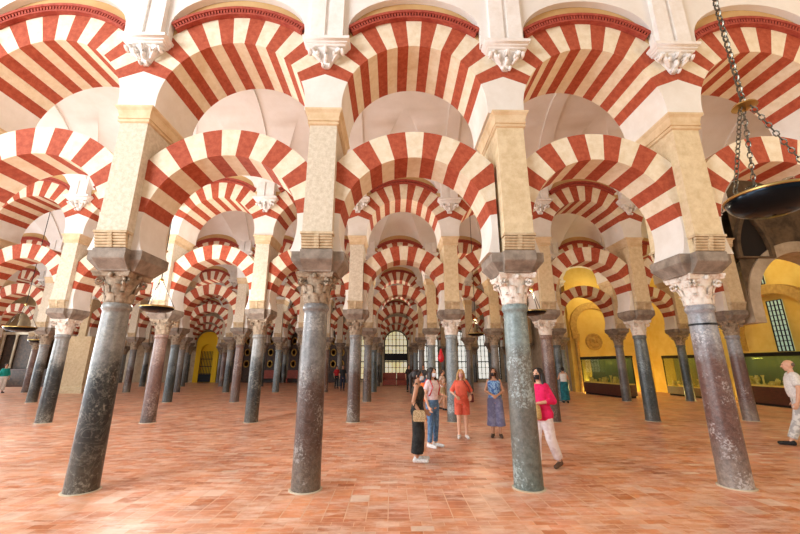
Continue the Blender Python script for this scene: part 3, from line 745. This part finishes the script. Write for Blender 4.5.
# ------------------------------------------------------------------ hanging lamps
def chain(b, p0, p1, ln=.075, r=.011):
    p0, p1 = Vector(p0), Vector(p1); d = p1-p0; n = max(2, int(d.length/(ln*.78))); t = d.normalized()
    a = t.cross(Vector((0,0,1)));
    if a.length < 1e-3: a = Vector((1,0,0))
    a.normalize(); c = t.cross(a)
    for i in range(n):
        m = p0+d*((i+.5)/n); s = a if i % 2 else c
        pts = [m+t*(ln*.5*cos(2*pi*j/8))+s*(ln*.28*sin(2*pi*j/8)) for j in range(9)]
        b.tube(pts, r, 5)
def hanging_lamp(x, y, z, R, label, ztop, hub=None, big=False):
    t = thing('hanging_lamp', label, 'lamp', (x, y, z), 0, None if big else 'bowl lamps on chains')
    b = MB(); seg = 40 if big else 24
    q = 1 if big else .6
    b.lathe([(r_, z_*q) for r_, z_ in [(R,.0),(R*.99,-.03),(R*.93,-.10*R/.5),(R*.8,-.17*R/.5),(R*.5,-.235*R/.5),(R*.2,-.26*R/.5),(.02,-.265*R/.5),(.02,-.25*R/.5),(R*.5,-.21*R/.5),(R*.78,-.15*R/.5),(R*.9,-.09*R/.5),(R*.96,0)]], seg)
    b.build('bowl', M['bronze'], t, angle=50)
    b = MB()
    rg = lambda r, zz: [(r*cos(2*pi*j/seg), r*sin(2*pi*j/seg), zz) for j in range(seg)]
    b.loft([rg(R*.955,.0), rg(R*1.03,0), rg(R*1.04,.03*R/.5), rg(R*1.02,.045*R/.5), rg(R*.955,.045*R/.5), rg(R*.955,.0)], 0, False, False)
    b.build('rim', M['steel' if big else 'brass'], t, angle=50)
    if big:
        b = MB(); b.loft([rg(R*1.03,.0), rg(R*1.055,.005), rg(R*1.055,.02), rg(R*1.035,.03)], 0, False, False); b.build('rim_band', M['brass'], t)
    hz = hub or R*1.9
    b = MB(); b.lathe([(.0,.05),(.03,.045),(.035,.03),(.12 if big else .05,.015),(.13 if big else .05,-.01),(.05,-.035),(.02,-.06),(0,-.065)], 16, c=(0,0,hz)); b.build('hub', M['brass'], t)
    for k in range(3):
        a = 2*pi*k/3+(1.0*pi if big else .5)
        b = MB()
        if big: chain(b, (R*cos(a), R*sin(a), .04), (.05*cos(a), .05*sin(a), hz), .085, .008)
        else: b.tube([(R*cos(a), R*sin(a), .03), (.03*cos(a), .03*sin(a), hz)], .008, 5)
        b.build('chain', M['steel' if big else 'iron'], t)
    b = MB()
    if big: chain(b, (0,0,hz+.04), (0,0,ztop-z), .11, .011)
    else: b.tube([(0,0,hz+.04), (0,0,ztop-z)], .012, 6)
    b.build('suspension_chain', M['steel' if big else 'iron'], t)
    if big:
        for k in range(6):
            a = 2*pi*k/6+.3
            b = MB(); b.lathe([(.02,-.02),(.045,.0),(.05,.05),(.055,.09)], 12, c=(R*.75*cos(a), R*.75*sin(a), .0)); b.build('oil_cup', M['glass'], t)
    return t
hanging_lamp(8.66, -2.0, 3.57, .40, 'large dark bronze bowl lamp hanging on chains at the upper right edge', 9.7, 1.24, True)
hanging_lamp(-1.41, ST/2, 3.02, .36, 'dark bowl lamp hanging before the rosy brown column left of centre', 9.6)
hanging_lamp(7.75, ST/2, 2.95, .30, 'dark bowl lamp half hidden behind the grey green front column', 9.6)
hanging_lamp(7.72, ST*1.5, 2.91, .33, 'small dark bowl lamp hanging above the woman in the blue top', 9.6)
hanging_lamp(-10.7, ST*1.5, 3.12, .5, 'wide bowl lamp at the left edge in front of the altarpiece', 9.6)
hanging_lamp(-15.6, ST*2.5, 3.0, .5, 'small far bowl lamp next to the wide left edge lamp', 9.6)
M['redglass'] = mat('red_lamp_glass', lin(204,30,44), .25)
t = thing('red_lantern', 'small red drop shaped ornament hanging beside the blue grey column', 'lantern', (6.02, 7.6, 1.72))
b = MB(); b.lathe([(.02,.05),(.07,.08),(.115,.16),(.11,.24),(.07,.36),(.025,.52)], 14); b.build('drop', M['redglass'], t)
b = MB(); b.tube([(0,0,.5),(0,0,7.8)], .006, 5); b.build('cord', M['iron'], t)

# ------------------------------------------------------------------ pews in the far central bay
for i, (x, y) in enumerate(((4.05,26.4),(5.25,26.4),(4.05,28.4),(5.25,28.4))):
    t = thing('wooden_pew', 'reddish wooden pew in the far central bay, %s' % ['front left of four','front right of four','rear left of four','rear right of four'][i], 'pew', (x, y, 0), 0, 'pews in the central bay')
    b = MB(); b.box(-.55,.55,-.3,.2,.40,.45); b.build('seat', M['redwood'], t, smooth=False)
    b = MB(); b.box(-.55,.55,.2,.25,.3,.98); b.build('backrest', M['redwood'], t, smooth=False)
    for s in (-1, 1):
        b = MB(); b.box(s*.52-.03, s*.52+.03, -.34, .26, 0, .72); b.build('end_panel', M['redwood'], t, smooth=False)
    b = MB(); b.box(-.5,.5,-.32,-.29,.05,.40); b.build('front_panel', M['redwood'], t, smooth=False)
# ------------------------------------------------------------------ people
def remesh(mb, name, m, parent, vox=.009, smooth=4, dec=None):
    me = mb.mesh(name, m, smooth=False, weld=False)
    o = link(name, me)
    md = o.modifiers.new('r', 'REMESH'); md.mode = 'VOXEL'; md.voxel_size = vox; md.use_smooth_shade = True
    if smooth:
        sm = o.modifiers.new('s', 'SMOOTH'); sm.iterations = smooth; sm.factor = .5
    if dec:
        dc = o.modifiers.new('d', 'DECIMATE'); dc.ratio = dec
    dg = bpy.context.evaluated_depsgraph_get()
    nm = bpy.data.meshes.new_from_object(o.evaluated_get(dg)); nm.name = name
    bpy.data.objects.remove(o); bpy.data.meshes.remove(me)
    nm.materials.clear(); nm.materials.append(m); nm.polygons.foreach_set('use_smooth', [True]*len(nm.polygons))
    return link(name, nm, parent)
def cone(b, p0, p1, r0, r1, seg=12, flat=False):
    """a limb piece: a tapered tube with round ends"""
    P0, P1 = Vector(p0), Vector(p1); d = (P1-P0); ln = d.length; flat = flat and ln > 1e-6
    if ln < 1e-6: return b.ball(p0, r0, seg)
    t = d/ln; a = t.cross(Vector((0,0,1)))
    if a.length < 1e-3: a = Vector((1,0,0))
    a.normalize(); c = t.cross(a); rings = []
    for i in range(5):
        th = pi/2*(i+.2)/5; rings.append((P0-t*r0*cos(th), r0*sin(th)))
    rings.append((P0, r0)); rings.append((P1, r1))
    for i in ([] if flat else range(4, -1, -1)):
        th = pi/2*(i+.2)/5; rings.append((P1+t*r1*cos(th), r1*sin(th)))
    b.loft([[p+r*(cos(2*pi*j/seg)*a+sin(2*pi*j/seg)*c) for j in range(seg)] for p, r in rings])
def ell(b, lev, seg=20):
    """stack of elliptical rings (z, half width, half depth, y offset[, x offset])"""
    b.loft([[((q[4] if len(q) > 4 else 0)+q[1]*cos(2*pi*j/seg), q[3]+q[2]*sin(2*pi*j/seg), q[0]) for j in range(seg)] for q in lev])
SK = [noisy('skin_tan', lin(206,156,124), lin(196,142,110), 20, .55, 0), noisy('skin_light', lin(226,180,152), lin(216,166,138), 20, .55, 0)]
def fab(name, c1, c2=None, scale=30, lo=.45, hi=.55): return noisy('cloth_'+name, c1, c2 or tuple(x*.82 for x in c1[:3])+(1,), scale, .85, .15, detail=2, lo=lo, hi=hi)
HAIR = {'black': noisy('hair_black', lin(34,26,24), lin(22,17,16), 40, .5, .3, stretch=(1,1,.15)), 'brown': noisy('hair_brown', lin(84,56,38), lin(50,32,24), 40, .5, .3, stretch=(1,1,.15)),
        'blond': noisy('hair_blond', lin(206,164,104), lin(168,122,70), 40, .5, .3, stretch=(1,1,.15)), 'grey': noisy('hair_grey', lin(120,104,92), lin(92,78,70), 60, .7, .2)}
EYE = mat('eye_dark', lin(36,26,22), .2); LIP = mat('lips', lin(176,96,88), .5)

STAND = dict(hip=[(-.085,0,.88),(.085,0,.88)], knee=[(-.09,-.015,.48),(.09,-.015,.48)], ank=[(-.095,.02,.085),(.095,.02,.085)], toe=[(-.12,-.16,.03),(.12,-.16,.03)],
             sh=[(-.165,0,1.385),(.165,0,1.385)], elb=[(-.215,.03,1.10),(.215,.03,1.10)], wri=[(-.22,-.05,.87),(.22,-.05,.87)])
def hand(b, w, d, palm_n, thumb):
    """palm, four unequal bent fingers and a thumb; d = pointing direction, palm_n = where the fingers curl to, thumb = thumb side"""
    w = Vector(w); d = Vector(d).normalized(); n = Vector(palm_n); n = (n-d*n.dot(d)).normalized(); s = Vector(thumb); s = (s-d*s.dot(d)-n*s.dot(n)).normalized()
    for q in (-1, -.33, .33, 1): cone(b, w+s*q*.014, w+d*.085+s*q*.028, .016, .012, 8)
    for q, l in ((1.02,.070),(.34,.080),(-.34,.074),(-1.0,.058)):
        k = w+d*.085+s*q*.030; k2 = k+d*l*.5+n*l*.14; k3 = k2+d*l*.38+n*l*.34
        cone(b, k, k2, .0095, .0088, 8); cone(b, k2, k3, .0088, .0072, 8)
    t0 = w+d*.03+s*.026; t1 = t0+d*.030+s*.026+n*.012; t2 = t1+d*.034+s*.004+n*.012
    cone(b, t0, t1, .012, .0105, 8); cone(b, t1, t2, .0105, .0085, 8)
def person(label, x, y, face, H, skin=0, hair='black', hstyle='long', mask=None, pose=None, top=None, sleeve=None, bottom=None, shoes=None, vox=.009, lean=0, headturn=0, female=True, extra=None):
    """face: heading in degrees, 0 looks towards the camera, 90 looks to the right"""
    J = {k: [Vector(p) for p in v] for k, v in STAND.items()}
    for k, v in (pose or {}).items(): J[k] = [Vector(p) for p in v]
    t = thing('person', label, 'person', (x, y, 0), radians(face)); s = H/1.70; t.scale = (s, s, s)
    lz = lambda z: -lean*max(0, z-.9)                       # forward lean of the trunk
    sh = [J['sh'][i]+Vector((0, lz(1.385), 0)) for i in (0,1)]
    tr = [(.80,.10,.08,0),(.84,.145,.105,.01),(.92,.165,.118,.015),(1.0,.142,.102,.005),(1.07,.128,.093,0),(1.15,.138,.102,-.005),(1.25,.152,.118,-.012),(1.33,.16,.105,-.005),(1.385,.15,.085,.005),(1.42,.10,.066,.01),(1.44,.06,.058,.012)] if female else \
         [(.80,.10,.08,0),(.84,.15,.105,.01),(.92,.165,.118,.01),(1.0,.16,.118,-.01),(1.07,.158,.12,-.02),(1.15,.162,.122,-.02),(1.25,.178,.122,-.012),(1.33,.19,.112,-.005),(1.385,.175,.09,.005),(1.42,.115,.07,.01),(1.44,.065,.06,.012)]
    tr = [(z, a, c, o+lz(z)) for z, a, c, o in tr]
    sk = SK[skin]; ln = lz(1.5)
    b = MB(); ell(b, tr)
    cone(b, (0,.012+ln,1.42), (0,-.005+ln,1.53), .052, .05)
    hc = Vector((0, -.012+ln*1.05, 1.585)); hr = Matrix.Rotation(radians(headturn), 3, 'Z')
    hp = lambda px, py, pz: hc+hr @ Vector((px, py, pz))
    def hball(p, r, seg=12):
        m = MB(); m.ball((0,0,0), r, seg); o = hp(*p); n = len(b.v)
        b.v += [tuple(o+hr @ Vector(v)) for v in m.v]; b.f += [tuple(n+i for i in f) for f in m.f]; b.m += m.m
    hball((0,.012,.025), (.073,.093,.088), 20); hball((0,-.02,-.04), (.058,.07,.075), 16); hball((0,-.05,-.09), (.03,.03,.024)); hball((0,-.078,-.012), (.05,.022,.03))
    cone(b, hp(0,-.092,.012), hp(0,-.112,-.028), .009, .014, 8); hball((0,-.085,.035), (.05,.012,.012))
    hball((0,-.088,-.058), (.022,.010,.010))
    for q in (-1, 1):
        hball((q*.074,.012,-.012), (.011,.02,.032), 8)
        i = 0 if q < 0 else 1
        cone(b, sh[i]+Vector((-q*.03,0,-.01)), J['elb'][i], .05 if female else .058, .036 if female else .042); cone(b, J['elb'][i], J['wri'][i], .038 if female else .044, .025 if female else .029)
        d = J['wri'][i]-J['elb'][i]
        hand(b, J['wri'][i], d.normalized()+Vector((0,-.1,0)), Vector((-q*.8,-.25,0)) if d.z < -.15*d.length*3 and abs(d.z) > .7*d.length else Vector((-q*.3,.2,-1)), (0,-1,.2) if abs(d.z) > .7*d.length else (0,0,1))
        cone(b, J['hip'][i]+Vector((0,.01,.0)), J['knee'][i], .088, .056); cone(b, J['knee'][i], J['knee'][i].lerp(J['ank'][i], .35)+Vector((0,.012,0)), .054, .056); cone(b, J['knee'][i].lerp(J['ank'][i], .35)+Vector((0,.012,0)), J['ank'][i], .054, .036)
        a = J['ank'][i]; cone(b, a+Vector((0,.02,-.04)), J['toe'][i]+Vector((0,0,.005)), .038, .026); cone(b, a, a+Vector((0,.02,-.04)), .036, .038)
    body = remesh(b, 'body', sk, t, vox)
    # face
    for q in (-1, 1):
        b = MB(); b.ball(tuple(hp(q*.03,-.094,.012)), (.013,.007,.008), 8); b.build('eye', EYE, t)
    if not mask:
        b = MB(); b.ball(tuple(hp(0,-.094,-.058)), (.02,.007,.008), 10); b.build('mouth', LIP, t)
    else:
        b = MB(); m = MB(); rings = []
        for i in range(7):
            z = -.005-.085*i/6; hw = .060-.012*abs(i-2)/4; dp = .118-.02*max(0,(i-3)/3)
            rings.append([hp(hw*sin(-1.35+2.7*j/10), -.022-(dp-.02)*cos(-1.35+2.7*j/10)*1.0, z) for j in range(11)])
        rin = [[p*1.0 for p in r] for r in rings]
        for a_, c_ in zip(rings, rings[1:]):
            for j in range(10): b.quad([a_[j], a_[j+1], c_[j+1], c_[j]])
        o = b.build('face_mask', mask, t)
        sd = o.modifiers.new('thick', 'SOLIDIFY'); sd.thickness = .004
    # hair
    b = MB()
    hb = lambda p, r, seg=14: (lambda m, o: (b.v.extend(tuple(o+hr @ Vector(v)) for v in m.v), None)) and _hb(b, p, r, seg)
    def _hb(bb, p, r, seg):
        m = MB(); m.ball((0,0,0), r, seg); o = hp(*p); n = len(bb.v)
        bb.v += [tuple(o+hr @ Vector(v)) for v in m.v]; bb.f += [tuple(n+i for i in f) for f in m.f]; bb.m += m.m
    if hstyle == 'bald':
        _hb(b, (0,.045,.02), (.074,.07,.06), 14)
    else:
        _hb(b, (0,.03,.045), (.084,.094,.085), 18); _hb(b, (0,.05,0), (.08,.075,.08), 16)
        for q in (-1, 1): cone(b, hp(q*.055,-.05,.07), hp(q*.078,-.005,-.02), .026, .022, 10)
        if hstyle == 'long':
            for q in (-1, -.5, 0, .5, 1): cone(b, hp(q*.07,.05-.02*abs(q),.0), hp(q*.12,.06-.03*abs(q),-.28), .042, .03, 10)
            for q in (-1, 1): cone(b, hp(q*.075,0,.0), hp(q*.115,-.03,-.26), .034, .022, 10)
        elif hstyle == 'pony':
            cone(b, hp(0,.10,.06), hp(0,.15,.0), .035, .045, 10); cone(b, hp(0,.15,.0), hp(0,.145,-.33), .045, .022, 10)
        elif hstyle == 'bun':
            _hb(b, (0,.11,.06), (.05,.05,.05), 12)
        elif hstyle == 'short':
            _hb(b, (0,.05,-.03), (.074,.06,.06), 14)
    remesh(b, 'hair', HAIR[hair], t, max(vox, .009), 3)
    off = lambda e: [(z, a+e, c+e, o) for z, a, c, o in tr]
    # top
    if top:
        m, z0, z1 = top[:3]; fl = top[3] if len(top) > 3 else 0
        b = MB(); lv = [(z, a+.016+fl*max(0, (1.2-z)), c+.018+fl*max(0, (1.2-z)), o) for z, a, c, o in tr if z0 < z < z1]
        q0 = min(tr, key=lambda q: abs(q[0]-z0)); lv = [(z0, q0[1]+.018+fl*max(0, 1.2-z0), q0[2]+.02+fl*max(0, 1.2-z0), q0[3])]+lv
        ell(b, lv)
        if sleeve:
            for i in (0, 1):
                if sleeve == 'strap': cone(b, (( -1 if i == 0 else 1)*.10, ln*.9, 1.36), ((-1 if i == 0 else 1)*.11, ln*.95+.005, 1.425), .045, .026)
                else:
                    e = sh[i].lerp(J['elb'][i], sleeve if sleeve <= 1 else 1); inn = Vector(((.05 if i == 0 else -.05), 0, -.015))
                    cone(b, sh[i]+inn, e, .072 if female else .086, .064 if female else .074, 14, sleeve <= 1)
                    if sleeve > 1: cone(b, J['elb'][i], J['elb'][i].lerp(J['wri'][i], sleeve-1), .058, .05, 14, True)
        remesh(b, 'top', m, t, vox, 4)
    # bottom
    if bottom:
        m, kind = bottom[0], bottom[1]
        b = MB()
        def legs(zk, rh, rk, rm, frac):
            ell(b, [(z, a+.012, c+.014, o) for z, a, c, o in tr if .83 <= z <= 1.08])
            for i in (0, 1):
                h, k, a = J['hip'][i], J['knee'][i], J['ank'][i]
                if frac <= 1: cone(b, h, h.lerp(k, frac), rh, rk, 16, True)
                else:
                    cone(b, h, k, rh, rk); e = k.lerp(a, frac-1); d = (e-k).normalized()
                    cone(b, k, e, rk, rm, 16, True)
        if kind == 'jeans': legs(0, .10, .068, .052, 1.93)
        elif kind == 'wide': legs(0, .112, .115, .118, 1.80)
        elif kind == 'loose': legs(0, .112, .09, .078, 1.86)
        elif kind == 'shorts': legs(0, .112, .112, 0, .78)
        elif kind == 'culottes':
            legs(0, .115, .128, .145, 1.50)
        elif kind == 'skirt':
            fx = (J['ank'][0]+J['ank'][1])/2
            ell(b, [(.14,.21,.17,fx.y*.8),(.5,.2,.16,fx.y*.4),(.80,.19,.145,.01),(.95,.17,.125,.01),(1.06,.145,.108,0)])
        remesh(b, 'skirt' if kind == 'skirt' else ('shorts' if kind == 'shorts' else 'trousers'), m, t, vox, 4)
    if shoes:
        for i in (0, 1):
            a, to = J['ank'][i], J['toe'][i]; b = MB()
            cone(b, a+Vector((0,.03,-.042)), to+Vector((0,-.02,.012)), .046, .036, 12); cone(b, a+Vector((0,.015,-.01)), a+Vector((0,.03,-.042)), .044, .047, 12)
            n = len(b.v); b.v = [(vx, vy, max(vz, min(a.z-.085, to.z-.03)+.001)) for vx, vy, vz in b.v]
            remesh(b, 'shoe', shoes, t, vox, 2)
    if extra: extra(t, J)
    return t
def bag(t, name, m, c, dims, strap=None, sm=None):
    b = MB(); x, y, z = dims
    def r(e, zz): return [(c[0]+x*ex*e, c[1]+y*ey*e, c[2]+zz) for ex, ey in ((-1,-.5),(-.8,-1),(.8,-1),(1,-.5),(1,.5),(.8,1),(-.8,1),(-1,.5))]
    b.loft([r(.85,-z), r(1,-z*.8), r(1,0), r(.92,z*.75), r(.8,z)])
    o = b.build(name, m, t, angle=50)
    if strap:
        b = MB(); b.tube(strap, .009, 6); b.build('strap', sm or m, o)
    return o
white = fab('white', lin(238,236,232), lin(220,218,214)); blackc = fab('black', lin(40,40,42), lin(26,26,28)); denim = fab('denim', lin(104,140,176), lin(78,112,150), 12)
maskw = mat('mask_white', lin(226,230,236), .8); maskb = mat('mask_black', lin(30,30,34), .8)

def w1x(t, J):
    bag(t, 'handbag', fab('straw', lin(214,190,150), lin(170,140,98), 60), (-.29,-.06,.86), (.05,.12,.10), [(-.30,.06,.96),(-.27,.02,1.08),(-.26,-.06,1.11),(-.27,-.12,1.08),(-.30,-.15,.96)], blackc)
    b = MB(); b.box(-.21,-.16,-.03,.05,.30,.42); 
person('woman in olive black sleeveless top and black wide trousers with beige handbag, dark ponytail'.replace('woman', 'person'), 4.77, 1.50, 80, 1.60, 0, 'black', 'pony', maskw,
       dict(elb=[(-.23,.06,1.10),(.21,.02,1.10)], wri=[(-.25,-.09,.89),(.20,-.12,.92)]), (fab('olive', lin(66,60,44), lin(36,34,28), 14), .98, 1.40), 'strap', (fab('blackwide', lin(44,46,46), lin(28,30,30), 10), 'wide'), white, .008, extra=w1x)
def w2x(t, J):
    o = bag(t, 'backpack', fab('orange', lin(226,104,34), lin(196,80,22), 10), (0,.20,1.16), (.14,.085,.20))
    for q in (-1, 1):
        b = MB(); b.tube([(q*.10,.13,1.36),(q*.115,.06,1.44),(q*.12,-.06,1.41),(q*.125,-.135,1.28),(q*.14,-.05,1.10),(q*.11,.12,1.02)], .014, 6); b.build('shoulder_strap', M['redglass'], o)
person('person in pale pink t-shirt and blue jeans with orange backpack, long dark hair', 5.17, 2.68, 42, 1.63, 1, 'black', 'long', maskw,
       dict(elb=[(-.215,.03,1.10),(.215,.02,1.11)], wri=[(-.20,-.06,.87),(.15,-.20,1.10)]), (fab('pinktee', lin(238,220,222), lin(222,200,204)), 1.0, 1.43), .6, (denim, 'jeans'), white, .008, extra=w2x)
def w3x(t, J):
    bag(t, 'handbag', fab('maroon', lin(110,44,40), lin(84,30,30), 10), (.26,-.02,.98), (.05,.11,.10), [(.24,-.05,1.07),(.18,-.11,1.25),(.05,-.10,1.43),(-.05,.05,1.45)])
person('person in matching coral blouse and shorts with maroon bag and blond hair', 5.99, 3.66, -6, 1.58, 1, 'blond', 'long', fab('rosemask', lin(206,150,146)),
       dict(elb=[(-.26,.06,1.13),(.26,.05,1.12)], wri=[(-.15,-.13,1.03),(.22,-.14,1.02)]), (fab('coral', lin(232,110,86), lin(214,92,70), 8), .84, 1.43, .08), .95, (fab('coralshort', lin(230,108,84), lin(212,90,68), 8), 'shorts'), white, .008, extra=w3x)
person('person in blue patterned sleeveless top and wide grey blue trousers, hands clasped, black mask', 6.83, 3.76, -14, 1.61, 0, 'brown', 'long', maskb,
       dict(elb=[(-.23,.03,1.12),(.23,.03,1.12)], wri=[(-.07,-.19,1.04),(.07,-.18,1.03)]), (fab('bluefloral', lin(150,190,226), lin(70,110,176), 22), .96, 1.42), 'strap', (fab('greyblue', lin(134,136,166), lin(112,114,146), 8), 'culottes'), mat('sandal_brown', lin(74,56,44), .6), .008)
def pkx(t, J):
    bag(t, 'straw_bag', fab('straw_tan', lin(214,178,116), lin(180,140,84), 60), (-.02,-.25,.95), (.15,.06,.12), [(-.12,-.22,1.05),(-.10,-.14,1.3),(-.08,-.04,1.44),(.0,.08,1.40)])
person('person in bright pink blouse and white trousers walking behind the grey green column, straw bag', 6.90, .98, -52, 1.64, 1, 'black', 'long', maskb,
       dict(elb=[(-.22,.03,1.12),(.22,.05,1.13)], wri=[(-.12,-.16,1.0),(.08,-.20,1.10)], knee=[(-.09,-.10,.49),(.10,.06,.49)], ank=[(-.095,-.12,.085),(.11,.26,.11)], toe=[(-.12,-.30,.03),(.13,.10,.03)]),
       (fab('pink', lin(240,34,104), lin(220,20,84), 8), .80, 1.43, .10), 1.5, (fab('whitewide', lin(240,230,228), lin(222,206,204), 6), 'loose'), mat('shoe_tan', lin(90,66,50), .6), .008, extra=pkx)
def mnx(t, J):
    b = MB(); ell(b, [(1.0,.182,.142,-.015),(1.035,.182,.142,-.018)]); b.build('belt', M['iron'], t)
person('person with shaved head in white t-shirt and pale patterned trousers looking at the display case', 13.3, 2.62, -122, 1.80, 1, 'grey', 'bald', None,
       dict(elb=[(-.25,-.02,1.10),(.25,-.03,1.10)], wri=[(-.24,-.03,.85),(.25,-.10,.85)], knee=[(-.09,.0,.48),(.09,-.12,.49)], ank=[(-.095,.16,.10),(.095,-.30,.085)], toe=[(-.12,-.01,.03),(.12,-.47,.03)]), (white, .94, 1.43, .05), .75, (fab('camo', lin(220,220,216), lin(176,176,176), 9), 'loose'), blackc, .008, .04, female=False, extra=mnx)
person('person in white top and long teal skirt standing with back turned, beyond the pink blouse', 12.2, 11.8, 165, 1.58, 0, 'black', 'bun', None,
       dict(elb=[(-.24,-.03,1.12),(.24,-.03,1.12)], wri=[(-.10,-.20,1.2),(.10,-.20,1.2)]), (white, 1.0, 1.42), 'strap', (fab('teal', lin(24,110,120), lin(16,84,94), 10), 'skirt'), blackc, .012)
person('person in white top and khaki shorts walking, between the jeans and coral outfits', 6.25, 9.25, 60, 1.50, 0, 'brown', 'short', None,
       dict(elb=[(-.23,.03,1.12),(.23,.03,1.12)], wri=[(-.16,-.18,1.05),(.16,-.18,1.05)], knee=[(-.09,-.12,.49),(.09,.05,.49)], ank=[(-.095,-.10,.085),(.095,.28,.12)], toe=[(-.12,-.27,.03),(.12,.12,.04)]),
       (fab('cream_print', lin(232,214,200), lin(190,150,130), 20), .95, 1.43), .5, (fab('khaki', lin(190,166,126), lin(166,140,100), 10), 'shorts'), blackc, .012)
def far(label, x, y, f, H, hair, hs, topc, botc, kind='jeans', sl=.9):
    person(label, x, y, f, H, 0, hair, hs, None, None, (topc, .96, 1.43), sl, (botc, kind), blackc, .016)
far('distant person in black top and dark trousers behind the ponytail', 5.35, 18.8, 20, 1.68, 'black', 'short', blackc, blackc)
far('distant person in grey top and dark jeans, right of the one in black', 6.15, 17.0, -20, 1.66, 'brown', 'short', fab('dkgrey', lin(90,90,96)), denim)
far('distant person in dark top standing beside red cloth, left of centre', .95, 20.2, 10, 1.66, 'black', 'short', blackc, fab('navy', lin(36,40,60)))
far('distant person in bright red top, left of the one in dark clothes', .2, 22.5, 30, 1.6, 'brown', 'short', fab('redtop', lin(196,40,44)), blackc)
far('distant person in black clothes with white scarf by the dark barrier', -22.4, 23.6, 60, 1.72, 'black', 'short', blackc, blackc)
far('person in teal jacket and white trousers at the left edge', -19.8, 18.5, 60, 1.74, 'brown', 'short', fab('tealjacket', lin(20,160,150)), white, 'loose', 1.5)



# ------------------------------------------------------------------ light
w = bpy.data.worlds.new('daylight'); S.world = w; w.use_nodes = True
bg = w.node_tree.nodes['Background']; bg.inputs[0].default_value = (1, .96, .90, 1); bg.inputs[1].default_value = .45
def lamp(kind, name, loc, power, col, size=.1, rot=None, **k):
    l = bpy.data.lights.new(name, kind); l.energy = power; l.color = col
    if kind == 'AREA':
        l.shape = 'RECTANGLE'; l.size, l.size_y = size
    else: l.shadow_soft_size = size
    o = bpy.data.objects.new(name, l); C.objects.link(o); o.location = loc
    if rot: o.rotation_euler = rot
    return o
def arch_fills(r, ks, power, col):  # unseen fill lights added on the lower arches to brighten soffits and vaults
    for k in ks: lamp('POINT', 'arch_fill', ((k+.5)*P, r*ST+.05, ZL+RLO+.18), power, col, .12)
COOL, WARM, YEL = (.87, .94, 1), (1, .80, .55), (1, .78, .26)
arch_fills(0, (-1, 0, 1), 4, (1, .6, .26)); arch_fills(0, (2, 3), 5, (1, .6, .26))
for r in (1, 2, 3, 4):
    arch_fills(r, range({1: -1, 2: -3, 3: -3, 4: -5}[r], 2, 2), 22+5*r, (1, .94, .86)); arch_fills(r, range(2, ROWS[r][1], 2), 19+4*r, (1, .84, .62))
# unseen cool key panel, added behind the camera for assumed daylight from the left
def aim(a, b): return (Vector(b)-Vector(a)).to_track_quat('-Z', 'Y').to_euler()
lamp('AREA', 'cool_fill', (-8, -10, 6.0), 2050, COOL, (7, 5), aim((-8,-10,6.0), (5, 3, 3.0)))
lamp('AREA', 'warm_fill', (15, -7, 5.0), 320, (1, .76, .46), (4, 4), aim((15,-7,5.0), (7, 3, 3.5)))  # unseen warm fill added to the right, behind the camera
# unseen cool fill panels added at the left end of each nave
for yc, x in ((-3.3, -9), (3.1, -15), (9.4, -19), (15.7, -23), (22.0, -26.5), (28.3, -27)):
    lamp('AREA', 'cool_fill', (x, yc, 3.2), {-3.3: 450, 3.1: 800, 9.4: 500}.get(yc, 330), COOL, (5.2, 5.6), (0, -pi/2, 0))
# lamps hung in the naves, and the lamps that wash the yellow walls
for x, y, pw, c in ((-1.41, ST/2, 380, (1,.97,.93)), (7.75, ST/2, 50, WARM), (7.72, ST*1.5, 70, WARM), (-10.7, ST*1.5, 35, (1,.9,.75)), (-15.6, ST*2.5, 30, (1,.9,.75))):
    lamp('POINT', 'bowl_lamp_flame', (x, y, 3.35), pw, c, .1)
for x, y, z in ((17.0, 3*ST-.55, .12), (19.4, 3*ST-.55, .12), (XR-.25, 15.2, .12), (XR-.25, 11.8, .12), (XR-.25, 8.2, .12)):
    lamp('POINT', 'wall_washer', (x, y, z), 60, YEL, .06)
for x, y in ((17.6, 17.0), (19.5, 13.0), (19.3, 9.2)):
    lamp('POINT', 'assumed_spot', (x, y, 6.2), 90, (1, .86, .52), .15)  # assumed spots, unseen, added to brighten the yellow walls

# ------------------------------------------------------------------ camera
cam = bpy.data.cameras.new('camera'); co = bpy.data.objects.new('camera', cam); C.objects.link(co)
co.location = (4.2909, -5.8435, 1.7029); co.rotation_euler = (pi/2+.2581, 0, -.0201)
cam.sensor_fit = 'HORIZONTAL'; cam.sensor_width = 36; cam.lens = 368.64/800*36; cam.clip_start = .05; cam.clip_end = 300
S.camera = co
S.view_settings.view_transform = 'Standard'; S.view_settings.look = 'None'; S.view_settings.gamma = 1; S.view_settings.use_curve_mapping = False
S.view_settings.exposure = 0.14
